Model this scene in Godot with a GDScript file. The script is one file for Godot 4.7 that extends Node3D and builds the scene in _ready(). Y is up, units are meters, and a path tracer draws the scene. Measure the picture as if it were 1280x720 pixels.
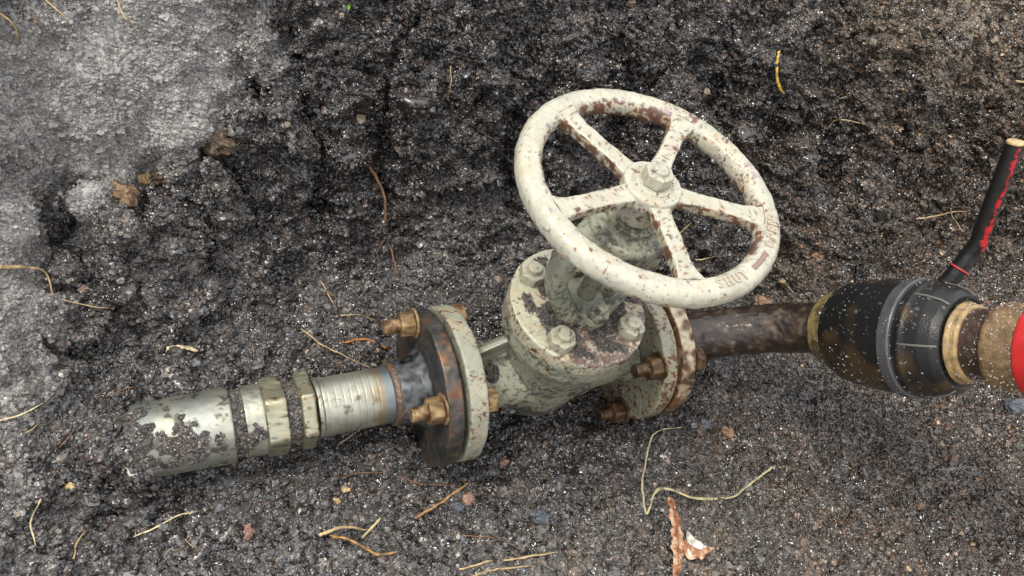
extends Node3D
# A flanged gate valve in a wet, oily pit: hose coupling on its left, elbow and ball valve on its right.

const X0 := -0.72
const X1 := 0.86
const Z0 := -0.80
const Z1 := 0.46
const STEP := 0.0017
const ROWS := 860

var used := {}
var mats := {}
var rng := RandomNumberGenerator.new()
var fine := FastNoiseLite.new()
var mid := FastNoiseLite.new()
var big := FastNoiseLite.new()
var cell := FastNoiseLite.new()
# terrain
var coarse_h := PackedFloat32Array()
var coarse_d := PackedFloat32Array()
var cw := 0
var ch := 0
const CS := 0.01
const CX := -1.0
const CZ := -1.1
var gxs := PackedFloat32Array()
var base_z := PackedFloat32Array()
var gv := PackedVector3Array()
var gn := PackedVector3Array()
var gd := PackedFloat32Array()
var ix0 := 0
var iz0 := 0
var ixn := 0
var izn := 0

const LAY := [
	Vector4(-0.337, 0.13, 0.40292, 0.45), Vector4(-0.2497, 0.06, 0.35866, 0.4), Vector4(0.04621, 0.03, 0.26557, 0.38), Vector4(0.33973, 0.02, 0.17927, 0.32), Vector4(0.6182, 0.02, 0.09245, 0.2),
	Vector4(-0.36232, 0.12, 0.37204, 0.42), Vector4(-0.34715, 0.105, 0.34263, 0.38), Vector4(-0.27308, 0.06, 0.31762, 0.36), Vector4(-0.14711, 0.025, 0.26514, 0.38), Vector4(0.03368, 0.015, 0.20646, 0.38),
	Vector4(0.21055, 0.005, 0.14513, 0.36), Vector4(0.34862, 0, 0.08416, 0.32), Vector4(0.55572, 0, -0.04645, 0.1), Vector4(0.61196, 0.02, 0.02217, 0.05), Vector4(0.51759, 0.01, 0.05018, 0.22),
	Vector4(-0.39308, 0.135, 0.32123, 0.42), Vector4(-0.37177, 0.11, 0.30347, 0.33), Vector4(-0.32755, 0.083, 0.2807, 0.3), Vector4(-0.24138, 0.045, 0.2351, 0.3), Vector4(-0.16421, 0.022, 0.18527, 0.3),
	Vector4(0.01027, -0.006, 0.10164, 0.25), Vector4(0.15323, -0.014, 0.02585, 0.25), Vector4(0.31291, -0.018, -0.05673, 0.2), Vector4(0.46684, -0.02, -0.11432, 0.12), Vector4(0.68069, -0.02, -0.19299, 0.05),
	Vector4(-0.32999, 0.133, 0.24917, 0.3), Vector4(-0.3239, 0.092, 0.2636, 0.28), Vector4(-0.30671, 0.062, 0.25105, 0.28), Vector4(-0.35236, 0.142, 0.25406, 0.3), Vector4(-0.35538, 0.108, 0.2741, 0.3),
	Vector4(-0.3882, 0.135, 0.26777, 0.35), Vector4(-0.36523, 0.11, 0.20868, 0.3), Vector4(-0.12276, 0.042, 0.13747, 0.25), Vector4(-0.12767, 0.03, 0.15729, 0.25), Vector4(-0.07611, 0.004, 0.14452, 0.25),
	Vector4(-0.32405, 0.075, 0.14931, 0.3), Vector4(-0.26614, 0.05, 0.13204, 0.3), Vector4(-0.16385, 0.035, 0.14439, 0.2), Vector4(-0.03497, -0.004, 0.07805, 0.15), Vector4(0.06974, -0.014, 0.01258, 0.1),
	Vector4(-0.41155, 0.105, 0.17366, 0.25), Vector4(-0.36817, 0.085, 0.11281, 0.3), Vector4(-0.28877, 0.062, 0.0643, 0.3), Vector4(-0.21176, 0.035, 0.02572, 0.3), Vector4(-0.17147, 0.03, -0.08202, 0.3),
	Vector4(-0.07863, 0.015, -0.13411, 0.25), Vector4(0.02032, -0.01, -0.11245, 0.15), Vector4(0.16302, 0, -0.26588, 0.2), Vector4(0.29522, -0.005, -0.31176, 0.25), Vector4(0.30951, -0.02, -0.15534, 0.2),
	Vector4(0.468, 0.005, -0.42863, 0.15), Vector4(0.68322, 0, -0.52854, 0.1), Vector4(0.7058, -0.01, -0.37861, 0.05), Vector4(-0.45591, 0.095, 0.09265, 0.2), Vector4(-0.38685, 0.072, 0.03265, 0.3),
	Vector4(-0.30556, 0.055, -0.05547, 0.36), Vector4(-0.20133, 0.042, -0.16405, 0.4), Vector4(-0.08683, 0.035, -0.23151, 0.4), Vector4(0.0373, 0.032, -0.30863, 0.36), Vector4(0.19759, 0.032, -0.39798, 0.32),
	Vector4(0.35096, 0.028, -0.45996, 0.25), Vector4(0.52805, 0.026, -0.52635, 0.2), Vector4(0.71634, 0.026, -0.59476, 0.15), Vector4(-0.47958, 0.115, 0.07472, 0.05), Vector4(-0.43669, 0.1, 0.01824, 0.03),
	Vector4(-0.37323, 0.075, -0.03347, 0.03), Vector4(-0.31036, 0.068, -0.11313, 0.03), Vector4(-0.25132, 0.058, -0.17787, 0.05), Vector4(-0.12161, 0.052, -0.26238, 0.06), Vector4(0.00686, 0.052, -0.37362, 0.06),
	Vector4(0.18402, 0.052, -0.45426, 0.05), Vector4(0.31346, 0.048, -0.51117, 0.03), Vector4(0.47709, 0.048, -0.57982, 0.03), Vector4(0.70915, 0.05, -0.65839, 0.05), Vector4(-0.45894, 0.2, 0.11924, 0.3),
	Vector4(-0.42841, 0.215, 0.07935, 0.36), Vector4(-0.39944, 0.225, 0.04582, 0.36), Vector4(-0.37987, 0.235, -0.0119, 0.36), Vector4(-0.3739, 0.245, -0.0809, 0.3), Vector4(-0.44036, 0.138, 0.06018, 0),
	Vector4(-0.40454, 0.145, 0.01484, 0), Vector4(-0.38045, 0.16, -0.03542, 0), Vector4(-0.34209, 0.26, -0.10605, 0.3), Vector4(-0.29568, 0.265, -0.13951, 0.12), Vector4(-0.23052, 0.255, -0.18286, 0.08),
	Vector4(-0.15334, 0.242, -0.24446, 0.08), Vector4(-0.05119, 0.24, -0.32165, 0.08), Vector4(0.05829, 0.232, -0.37735, 0.08), Vector4(0.08389, 0.198, -0.36689, 0.06), Vector4(0.17298, 0.192, -0.39061, 0.05),
	Vector4(0.25198, 0.19, -0.41702, 0.05), Vector4(0.35761, 0.188, -0.45655, 0.08), Vector4(0.11962, 0.118, -0.44284, 0), Vector4(0.21502, 0.105, -0.48151, 0), Vector4(0.30538, 0.1, -0.51645, 0),
	Vector4(0.42052, 0.104, -0.55289, 0), Vector4(0.49115, 0.18, -0.54994, 0.08), Vector4(0.62644, 0.18, -0.61047, 0.05), Vector4(-0.39473, 0.182, -0.03825, 0.1), Vector4(-0.41253, 0.175, 0.0276, 0.1),
	Vector4(-0.44471, 0.158, 0.05995, 0.08), Vector4(-0.49368, 0.118, 0.08365, 0), Vector4(-0.37664, 0.198, -0.10512, 0.08), Vector4(-0.353, 0.205, -0.13803, 0.06), Vector4(-0.45514, 0.17, 0.15184, 0.6),
	Vector4(-0.47441, 0.118, 0.12103, 0.1), Vector4(-0.43925, 0.162, 0.17697, 0.5), Vector4(-0.45575, 0.112, 0.14969, 0.15), Vector4(-0.42857, 0.158, 0.20585, 0.5), Vector4(-0.43435, 0.12, 0.18875, 0.2),
	Vector4(-0.41525, 0.15, 0.24626, 0.5), Vector4(-0.41117, 0.128, 0.23639, 0.3), Vector4(-0.44581, 0.185, 0.22224, 0.75), Vector4(-0.47359, 0.215, 0.16831, 0.85), Vector4(-0.49761, 0.245, 0.11968, 0.9),
	Vector4(-0.45848, 0.245, 0.06846, 0.95), Vector4(-0.52538, 0.285, 0.06085, 0.95), Vector4(-0.47016, 0.28, 0.01208, 1), Vector4(-0.41866, 0.27, -0.02964, 1), Vector4(-0.41627, 0.295, -0.07604, 1),
	Vector4(-0.49878, 0.315, -0.02309, 0.6), Vector4(-0.53622, 0.33, 0.02351, 0.6), Vector4(-0.37433, 0.29, -0.12309, 0.7), Vector4(-0.33762, 0.3, -0.17538, 0.3), Vector4(-0.25717, 0.285, -0.25021, 0.2),
	Vector4(-0.10918, 0.28, -0.35005, 0.25), Vector4(0.00693, 0.265, -0.42725, 0.28), Vector4(0.16347, 0.225, -0.48445, 0.2), Vector4(0.1939, 0.275, -0.54576, 0.33), Vector4(0.33364, 0.235, -0.54743, 0.28),
	Vector4(0.41864, 0.3, -0.64285, 0.42), Vector4(0.42811, 0.24, -0.57378, 0.28), Vector4(0.5551, 0.28, -0.71456, 0.42), Vector4(0.58275, 0.23, -0.65369, 0.3), Vector4(-0.54554, 0.38, -0.01414, 0.3),
	Vector4(-0.40696, 0.36, -0.14944, 0.3), Vector4(-0.18116, 0.34, -0.34471, 0.2), Vector4(0.15927, 0.34, -0.57873, 0.2), Vector4(0.51844, 0.36, -0.78558, 0.3), Vector4(-0.54748, 0.4, 0.09989, 0.5),
	Vector4(-0.5365, 0.28, 0.18398, 0.7), Vector4(-0.46637, 0.22, 0.3057, 0.6), Vector4(-0.38394, 0.2, 0.41905, 0.5), Vector4(0.61973, 0.38, -0.67523, 0.3), Vector4(0.84103, 0.12, -0.6385, 0.1),
	Vector4(0.8865, 0, -0.41424, 0.1), Vector4(0.76895, 0.02, -0.04938, 0.2), Vector4(-0.57462, 0.45, 0.03704, 0.3), Vector4(-0.19553, 0.42, -0.33535, 0.2), Vector4(0.61951, 0.45, -0.90229, 0.3),
	Vector4(-0.15242, 0.08, 0.4069, 0.5), Vector4(0.24843, 0.05, 0.28546, 0.3), Vector4(0.65729, 0.06, 0.16692, 0.3), Vector4(-0.31631, 0.2, 0.47066, 0.5),
]
const LEVER := [Vector3(0.3589, 0.2600, -0.1223), Vector3(0.3649, 0.2786, -0.1345), Vector3(0.3691, 0.2995, -0.1480), Vector3(0.3694, 0.3146, -0.1540), Vector3(0.3660, 0.3262, -0.1590), Vector3(0.3428, 0.4074, -0.1874)]


func _ready() -> void:
	rng.seed = 11
	# camera
	var cam := Camera3D.new()
	cam.name = "camera"
	cam.transform = Transform3D(Basis(Vector3(0.9471, 0.1996, -0.2515), Vector3(-0.3210, 0.5887, -0.7418), Vector3(0.0, 0.7833, 0.6216)).orthonormalized(), Vector3(-0.059, 0.7901, 0.4725))
	cam.fov = 41.5
	cam.near = 0.02
	cam.far = 60.0
	cam.current = true
	add_child(cam)
	# overcast sky, soft sun
	var sky := ProceduralSkyMaterial.new()
	sky.sky_top_color = Color(0.93, 0.935, 0.945)
	sky.sky_horizon_color = Color(0.68, 0.70, 0.73)
	sky.ground_bottom_color = Color(0.12, 0.12, 0.10)
	sky.ground_horizon_color = Color(0.3, 0.3, 0.28)
	sky.sky_curve = 0.25
	sky.sun_angle_max = 1.0
	var env := Environment.new()
	env.background_mode = Environment.BG_SKY
	env.sky = Sky.new()
	env.sky.sky_material = sky
	env.background_energy_multiplier = 1.0
	env.tonemap_mode = Environment.TONE_MAPPER_LINEAR
	env.tonemap_exposure = 2.1
	env.sdfgi_enabled = true
	env.ssao_enabled = true
	env.ssil_enabled = true
	var we := WorldEnvironment.new()
	we.name = "world"
	we.environment = env
	add_child(we)
	var sun := DirectionalLight3D.new()
	sun.name = "sun"
	sun.light_energy = 0.42
	sun.light_angular_distance = 16.0
	sun.light_color = Color(1.0, 0.97, 0.92)
	sun.shadow_enabled = true
	add_child(sun)
	sun.look_at_from_position(Vector3(-0.38, 1.0, 0.22), Vector3.ZERO, Vector3.BACK)

	fine.seed = 1; fine.frequency = 1.0; fine.noise_type = FastNoiseLite.TYPE_SIMPLEX_SMOOTH; fine.fractal_type = FastNoiseLite.FRACTAL_NONE
	mid.seed = 2; mid.frequency = 1.0; mid.noise_type = FastNoiseLite.TYPE_SIMPLEX; mid.fractal_octaves = 3
	big.seed = 3; big.frequency = 1.0; big.noise_type = FastNoiseLite.TYPE_SIMPLEX; big.fractal_octaves = 2
	mats["bump"] = grain_texture(8, 0.03, FastNoiseLite.TYPE_SIMPLEX, 4)

	make_ground()
	make_gravel()
	make_chaff()
	gate_valve()
	hose_coupling()
	elbow_pipe()
	ball_valve()
	litter()
	dirt()

# ------------------------------------------------------------------ naming
func numbered(s: String) -> String:
	var n: int = used.get(s, 0)
	used[s] = n + 1
	return s if n == 0 else "%s_%03d" % [s, n]


func thing(called: String, label: String, category: String, at := Transform3D(), group := "") -> Node3D:
	var o := Node3D.new()
	o.name = numbered(called)
	add_child(o)
	o.transform = at
	tag(o, label, category, group)
	return o


func tag(o: Node, label: String, category := "", group := "", kind := "") -> void:
	if label: o.set_meta("label", label)
	if category: o.set_meta("category", category)
	if group: o.set_meta("group", group)
	if kind: o.set_meta("kind", kind)


func part(called: String, mesh: Mesh, mat: Material, parent: Node, at := Transform3D(), label := "") -> MeshInstance3D:
	var o := MeshInstance3D.new()
	o.mesh = mesh
	o.material_override = mat
	o.transform = at
	if parent == self:
		o.name = numbered(called)
		add_child(o)
	else:
		var n := 0
		var s := called
		while parent.has_node(s):
			n += 1
			s = "%s_%03d" % [called, n]
		o.name = s
		parent.add_child(o, true)
	if label: o.set_meta("label", label)
	return o


# ------------------------------------------------------------------ meshes: rings of points lofted into closed skins
class Loft:
	var v := PackedVector3Array()
	var ix := PackedInt32Array()

	func span(rings: Array, cap0 := true, cap1 := true, closed := false) -> Loft:
		var at := v.size()
		var n: int = rings[0].size()
		for r in rings:
			v.append_array(r)
		var m := rings.size()
		for j in (m if closed else m - 1):
			var a := at + j * n
			var b := at + ((j + 1) % m) * n
			for i in n:
				var k := (i + 1) % n
				ix.append_array([a + i, a + k, b + i, a + k, b + k, b + i])
		if not closed and cap0:
			fan(at, n, false)
		if not closed and cap1:
			fan(at + (m - 1) * n, n, true)
		return self

	func fan(at: int, n: int, top: bool) -> void:
		var c := Vector3()
		for i in n:
			c += v[at + i]
		var k := v.size()
		v.append(c / n)
		for i in n:
			var j := (i + 1) % n
			if top: ix.append_array([at + i, at + j, k])
			else: ix.append_array([at + j, at + i, k])

	func moved(t: Transform3D) -> Loft:
		for i in v.size():
			v[i] = t * v[i]
		return self

	func join(o: Loft, t := Transform3D()) -> Loft:
		var at := v.size()
		for p in o.v:
			v.append(t * p)
		for i in o.ix:
			ix.append(at + i)
		return self

	func normals() -> PackedVector3Array:
		var nn := PackedVector3Array()
		nn.resize(v.size())
		for t in range(0, ix.size(), 3):
			var a := v[ix[t]]
			var f := (v[ix[t + 2]] - a).cross(v[ix[t + 1]] - a)
			nn[ix[t]] += f
			nn[ix[t + 1]] += f
			nn[ix[t + 2]] += f
		for i in nn.size():
			nn[i] = nn[i].normalized()
		return nn

	# paint(p, n) gives the base colour, rough(p) how far the surface stands out
	func mesh(paint = null, rough = null) -> ArrayMesh:
		var nn := normals()
		if rough != null:
			for i in v.size():
				v[i] += nn[i] * float(rough.call(v[i]))
			nn = normals()
		var a := []
		a.resize(Mesh.ARRAY_MAX)
		a[Mesh.ARRAY_VERTEX] = v
		a[Mesh.ARRAY_NORMAL] = nn
		a[Mesh.ARRAY_INDEX] = ix
		if paint != null:
			var c := PackedColorArray()
			c.resize(v.size())
			for i in v.size():
				c[i] = paint.call(v[i], nn[i])
			a[Mesh.ARRAY_COLOR] = c
		var m := ArrayMesh.new()
		m.add_surface_from_arrays(Mesh.PRIMITIVE_TRIANGLES, a)
		return m


func circle(n: int, r: float, y: float) -> PackedVector3Array:
	var p := PackedVector3Array()
	for i in n:
		var a := TAU * i / n
		p.append(Vector3(cos(a) * r, y, sin(a) * r))
	return p


func hexagon(n: int, half: float, y: float, cut := 1.12) -> PackedVector3Array:
	var p := PackedVector3Array()
	for i in n:
		var a := TAU * i / n
		var r := half / cos(fposmod(a, PI / 3.0) - PI / 6.0)
		r = minf(r, half * cut)
		p.append(Vector3(cos(a) * r, y, sin(a) * r))
	return p


# a profile of (radius, height) pairs, from bottom to top, with no step longer than s
func dense(profile: Array, s: float) -> Array:
	var out := [profile[0]]
	for i in range(1, profile.size()):
		var a: Vector2 = profile[i - 1]
		var b: Vector2 = profile[i]
		var k := maxi(1, ceili(a.distance_to(b) / s))
		for j in k:
			out.append(a.lerp(b, (j + 1.0) / k))
	return out


func lathe(profile: Array, n := 96, s := 0.002) -> Loft:
	var rings := []
	for q in dense(profile, s):
		rings.append(circle(n, maxf(q.x, 0.00005), q.y))
	return Loft.new().span(rings)


func disc(r: float, y0: float, y1: float, b := 0.001) -> Array:
	return [Vector2(0, y0), Vector2(r - b, y0), Vector2(r - b * 0.3, y0 + b * 0.3), Vector2(r, y0 + b), Vector2(r, y1 - b), Vector2(r - b * 0.3, y1 - b * 0.3), Vector2(r - b, y1), Vector2(0, y1)]


func nut_skin(half: float, h: float) -> Loft:
	var rings := []
	var n := 48
	for q in [[0.001, 0.0], [0.93, 0.0], [1.0, 0.06], [1.0, 0.5], [1.0, 0.9], [0.985, 0.96], [0.93, 1.0], [0.7, 1.0], [0.001, 1.0]]:
		var ring := hexagon(n, half * q[0], h * q[1], 1.135 if q[1] > 0.05 and q[1] < 0.93 else 1.06)
		rings.append(ring)
	return Loft.new().span(rings)


func thread_skin(r: float, l: float, pitch := 0.0024) -> Loft:
	var p := [Vector2(0, 0)]
	var y := 0.0
	while y < l - pitch:
		p.append(Vector2(r * 0.87, y))
		p.append(Vector2(r, y + pitch * 0.5))
		y += pitch
	p.append(Vector2(r * 0.93, y))
	p.append(Vector2(r * 0.9, l - 0.0006))
	p.append(Vector2(r * 0.8, l))
	p.append(Vector2(0, l))
	return lathe(p, 28, 0.01)


# a tube of changing outline along a path; outline(t) gives half width, half height and squareness
func sweep(path: Array, outline: Callable, up: Vector3, n := 32, closed := false, caps := true) -> Loft:
	var rings := []
	var m := path.size()
	var z := up
	for j in m:
		var a: Vector3 = path[(j - 1 + m) % m] if closed else path[maxi(j - 1, 0)]
		var b: Vector3 = path[(j + 1) % m] if closed else path[mini(j + 1, m - 1)]
		var y := (b - a).normalized()
		var x := y.cross(z).normalized()
		z = x.cross(y).normalized()
		var o: Vector3 = outline.call(j / float(m - 1))
		var ring := PackedVector3Array()
		for i in n:
			var t := TAU * i / n
			var c := cos(t)
			var s := sin(t)
			var e := 2.0 / o.z
			ring.append(path[j] + x * (o.x * signf(c) * pow(absf(c), e)) + z * (o.y * signf(s) * pow(absf(s), e)))
		rings.append(ring)
	return Loft.new().span(rings, caps, caps, closed)


func curve(points: Array, step: float) -> Array:
	var c := Curve3D.new()
	c.bake_interval = step
	for i in points.size():
		var a: Vector3 = points[maxi(i - 1, 0)]
		var b: Vector3 = points[mini(i + 1, points.size() - 1)]
		var t := (b - a) / 6.0
		c.add_point(points[i], -t, t)
	var out := []
	for p in c.get_baked_points():
		if out.is_empty() or out[-1].distance_to(p) > step * 0.3: out.append(p)
	return out


func blob(seed_: int, lumps: float, n := 1) -> Loft:   # a stone: an icosahedron split n times and pushed about
	var t := (1.0 + sqrt(5.0)) / 2.0
	var s := Loft.new()
	for q in [Vector3(-1, t, 0), Vector3(1, t, 0), Vector3(-1, -t, 0), Vector3(1, -t, 0), Vector3(0, -1, t), Vector3(0, 1, t), Vector3(0, -1, -t), Vector3(0, 1, -t), Vector3(t, 0, -1), Vector3(t, 0, 1), Vector3(-t, 0, -1), Vector3(-t, 0, 1)]:
		s.v.append(q.normalized())
	var f := PackedInt32Array([0, 11, 5, 0, 5, 1, 0, 1, 7, 0, 7, 10, 0, 10, 11, 1, 5, 9, 5, 11, 4, 11, 10, 2, 10, 7, 6, 7, 1, 8, 3, 9, 4, 3, 4, 2, 3, 2, 6, 3, 6, 8, 3, 8, 9, 4, 9, 5, 2, 4, 11, 6, 2, 10, 8, 6, 7, 9, 8, 1])
	for k in n:
		var nf := PackedInt32Array()
		var seen := {}
		for i in range(0, f.size(), 3):
			var m := []
			for e in 3:
				var a := f[i + e]
				var b := f[i + (e + 1) % 3]
				var key := Vector2i(mini(a, b), maxi(a, b))
				if not seen.has(key):
					seen[key] = s.v.size()
					s.v.append((s.v[a] + s.v[b]).normalized())
				m.append(seen[key])
			nf.append_array([f[i], m[0], m[2], f[i + 1], m[1], m[0], f[i + 2], m[2], m[1], m[0], m[1], m[2]])
		f = nf
	for i in range(0, f.size(), 3):
		s.ix.append_array([f[i], f[i + 2], f[i + 1]])
	var r := FastNoiseLite.new()
	r.seed = seed_
	r.frequency = 0.9
	for i in s.v.size():
		s.v[i] *= 1.0 + lumps * r.get_noise_3dv(s.v[i])
	return s


# ------------------------------------------------------------------ materials
func grain_texture(seed_: int, freq: float, kind: int, octaves := 3, size := 512) -> ImageTexture:
	var n := FastNoiseLite.new()
	n.seed = seed_
	n.noise_type = kind
	n.frequency = freq
	n.fractal_octaves = octaves
	return ImageTexture.create_from_image(n.get_seamless_image(size, size))


func surface(key: String, rough: float, metal := 0.0, bump := 0.0, coat := 0.0, scale := 40.0) -> StandardMaterial3D:
	if mats.has(key): return mats[key]
	var m := StandardMaterial3D.new()
	m.resource_name = key
	m.vertex_color_use_as_albedo = true
	m.roughness = rough
	m.metallic = metal
	if bump > 0.0:
		m.uv1_triplanar = true
		m.uv1_scale = Vector3.ONE * scale
		m.heightmap_enabled = true
		m.heightmap_scale = bump
		m.heightmap_texture = mats["bump"]
	if coat > 0.0:
		m.clearcoat_enabled = true
		m.clearcoat = coat
		m.clearcoat_roughness = 0.12
	mats[key] = m
	return m


func plain(key: String, c: Color, rough: float, metal := 0.0) -> StandardMaterial3D:
	if mats.has(key): return mats[key]
	var m := StandardMaterial3D.new()
	m.resource_name = key
	m.albedo_color = c.linear_to_srgb()
	m.roughness = rough
	m.metallic = metal
	mats[key] = m
	return m


# ------------------------------------------------------------------ paints: base colours as they are on the thing itself
func speck(p: Vector3, f: float) -> float:
	return fine.get_noise_3dv(p * f)


func chip(p: Vector3) -> float:
	return mid.get_noise_3dv(p * 62.0) * 0.75 + fine.get_noise_3dv(p * 210.0) * 0.45


const RUST := Color(0.13, 0.055, 0.03)
const DARKRUST := Color(0.06, 0.03, 0.02)
const OCHRE := Color(0.38, 0.22, 0.09)
const MUD := Color(0.035, 0.03, 0.028)


func worn(p: Vector3, base: Color, bare: Color, wear: float) -> Color:
	var c := base * (1.0 + 0.14 * big.get_noise_3dv(p * 20.0) + 0.09 * speck(p, 160.0) + 0.08 * speck(p, 420.0))
	c = c.lerp(Color(0.45, 0.33, 0.17), 0.35 * clampf(big.get_noise_3dv(p * 32.0 + Vector3(2, 8, 4)) * 1.4 - 0.1 + wear, 0.0, 1.0))
	var k := chip(p) + wear
	if k > 0.49:
		c = bare.lerp(DARKRUST, clampf(0.4 + speck(p, 90.0) * 1.4, 0.0, 1.0) * 0.6)
	elif k > 0.34:
		c = c.lerp(OCHRE, (k - 0.34) / 0.15 * 0.7)
	if fine.get_noise_3dv(p * 330.0) + 0.5 * mid.get_noise_3dv(p * 25.0) + wear * 0.8 > 0.72: c = c.lerp(bare, 0.75)
	var d := big.get_noise_3dv(p * 90.0 + Vector3(7, 3, 1)) + 0.6 * speck(p, 330.0) + wear * 0.6
	if d > 0.56: c = c.lerp(Color(0.09, 0.075, 0.058), minf(0.9, (d - 0.56) * 2.6))
	c.a = 1.0
	return c


func green_paint(p: Vector3, n: Vector3) -> Color:
	return grubby(p, n, worn(p, Color(0.27, 0.28, 0.21), RUST, -0.03))


func grubby(p: Vector3, n: Vector3, c: Color) -> Color:   # splashes of soil, thickest low on the casting
	var k := 0.55 * big.get_noise_3dv(p * 26.0) + 0.55 * mid.get_noise_3dv(p * 110.0) + 0.35 * speck(p, 400.0) + clampf(0.055 - p.y, 0.0, 0.1) * 2.2 - 0.08
	return c.lerp(Color(0.05, 0.045, 0.04), clampf(k * 3.0, 0.0, 0.9))


func rusty(p: Vector3, n: Vector3) -> Color:
	var k := 0.5 + 0.7 * mid.get_noise_3dv(p * 50.0) + 0.4 * speck(p, 120.0)
	var c := Color(0.055, 0.032, 0.02).lerp(Color(0.26, 0.125, 0.05), clampf(k, 0.0, 1.0))
	if speck(p, 60.0) > 0.42: c = c.lerp(Color(0.45, 0.34, 0.2), 0.6)
	c.a = 1.0
	return c


func brassy(p: Vector3, n: Vector3) -> Color:
	var k := 0.5 + 0.8 * mid.get_noise_3dv(p * 60.0) + 0.4 * speck(p, 150.0)
	var c := Color(0.10, 0.045, 0.018).lerp(Color(0.44, 0.30, 0.15), clampf(k, 0.0, 1.0))
	if speck(p, 210.0) + mid.get_noise_3dv(p * 90.0) > 0.6: c = c.lerp(MUD, 0.7)
	c.a = 1.0
	return c


func zinc(p: Vector3, n: Vector3) -> Color:
	var c := Color(0.40, 0.40, 0.33) * (1.0 + 0.2 * big.get_noise_3dv(p * 30.0) + 0.1 * speck(p, 120.0))
	var k := mid.get_noise_3dv(p * 40.0) + 0.5 * speck(p, 150.0)
	if k > 0.38: c = c.lerp(Color(0.16, 0.13, 0.09), minf(1.0, (k - 0.38) * 2.5))
	c.a = 1.0
	return c


func blacksteel(p: Vector3, n: Vector3) -> Color:
	var k := mid.get_noise_3dv(p * 30.0) + 0.4 * speck(p, 120.0)
	var c := Color(0.035, 0.036, 0.038).lerp(Color(0.10, 0.095, 0.085), clampf(0.4 + k, 0.0, 1.0))
	if k > 0.33: c = c.lerp(RUST, minf(1.0, (k - 0.33) * 2.0))
	c.a = 1.0
	return c

# ------------------------------------------------------------------ the pit
func solve_layout() -> void:   # a smooth sheet through the heights (y) and dryness (w) of LAY, on a coarse grid
	var n := LAY.size()
	var m := []
	for i in n + 3:
		var row := PackedFloat64Array()
		row.resize(n + 5)
		m.append(row)
	for i in n:
		var a: Vector4 = LAY[i]
		for j in n:
			var b: Vector4 = LAY[j]
			m[i][j] = Vector2(a.x - b.x, a.z - b.z).length() - (0.003 if i == j else 0.0)
		m[i][n] = 1.0
		m[i][n + 1] = a.x
		m[i][n + 2] = a.z
		m[n][i] = 1.0
		m[n + 1][i] = a.x
		m[n + 2][i] = a.z
		m[i][n + 3] = a.y
		m[i][n + 4] = a.w
	var s := n + 3
	for k in s:
		var best := k
		for i in range(k + 1, s):
			if absf(m[i][k]) > absf(m[best][k]): best = i
		var t = m[k]
		m[k] = m[best]
		m[best] = t
		var pk: PackedFloat64Array = m[k]
		for i in range(k + 1, s):
			var pi: PackedFloat64Array = m[i]
			var f := pi[k] / pk[k]
			if f == 0.0: continue
			for j in range(k, s + 2):
				pi[j] -= f * pk[j]
			m[i] = pi
	var wh := PackedFloat64Array()
	var wd := PackedFloat64Array()
	wh.resize(s)
	wd.resize(s)
	for k in range(s - 1, -1, -1):
		var a: float = m[k][s]
		var b: float = m[k][s + 1]
		for j in range(k + 1, s):
			a -= m[k][j] * wh[j]
			b -= m[k][j] * wd[j]
		wh[k] = a / m[k][k]
		wd[k] = b / m[k][k]
	cw = 212
	ch = 176
	for j in ch:
		for i in cw:
			var x := CX + i * CS
			var z := CZ + j * CS
			var h := wh[n] + wh[n + 1] * x + wh[n + 2] * z
			var d := wd[n] + wd[n + 1] * x + wd[n + 2] * z
			for k in n:
				var q: Vector4 = LAY[k]
				var e := sqrt((q.x - x) * (q.x - x) + (q.z - z) * (q.z - z))
				h += wh[k] * e
				d += wd[k] * e
			coarse_h.append(h)
			coarse_d.append(d)


func cr(a: float, b: float, c: float, d: float, t: float) -> float:
	return b + 0.5 * t * (c - a + t * (2.0 * a - 5.0 * b + 4.0 * c - d + t * (3.0 * (b - c) + d - a)))


func layout(x: float, z: float, f: PackedFloat32Array) -> float:
	var u := clampf((x - CX) / CS, 1.0, cw - 3.001)
	var v := clampf((z - CZ) / CS, 1.0, ch - 3.001)
	var i := int(u)
	var j := int(v)
	u -= i
	v -= j
	var k := (j - 1) * cw + i - 1
	var a := cr(f[k], f[k + 1], f[k + 2], f[k + 3], u)
	k += cw
	var b := cr(f[k], f[k + 1], f[k + 2], f[k + 3], u)
	k += cw
	var c := cr(f[k], f[k + 1], f[k + 2], f[k + 3], u)
	k += cw
	var d := cr(f[k], f[k + 1], f[k + 2], f[k + 3], u)
	return cr(a, b, c, d, v)


func lines(a: float, b: float, step: float) -> PackedFloat32Array:   # evenly close inside, ever wider outside
	var inner := int((b - a) / step) + 1
	var left := []
	var s := step
	var x := a
	while x > -9.0:
		s *= 1.14
		x -= s
		left.push_front(x)
	var out := PackedFloat32Array(left)
	for i in inner:
		out.append(a + i * step)
	s = step
	x = a + (inner - 1) * step
	while x < 9.0:
		s *= 1.14
		x += s
		out.append(x)
	return out


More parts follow.
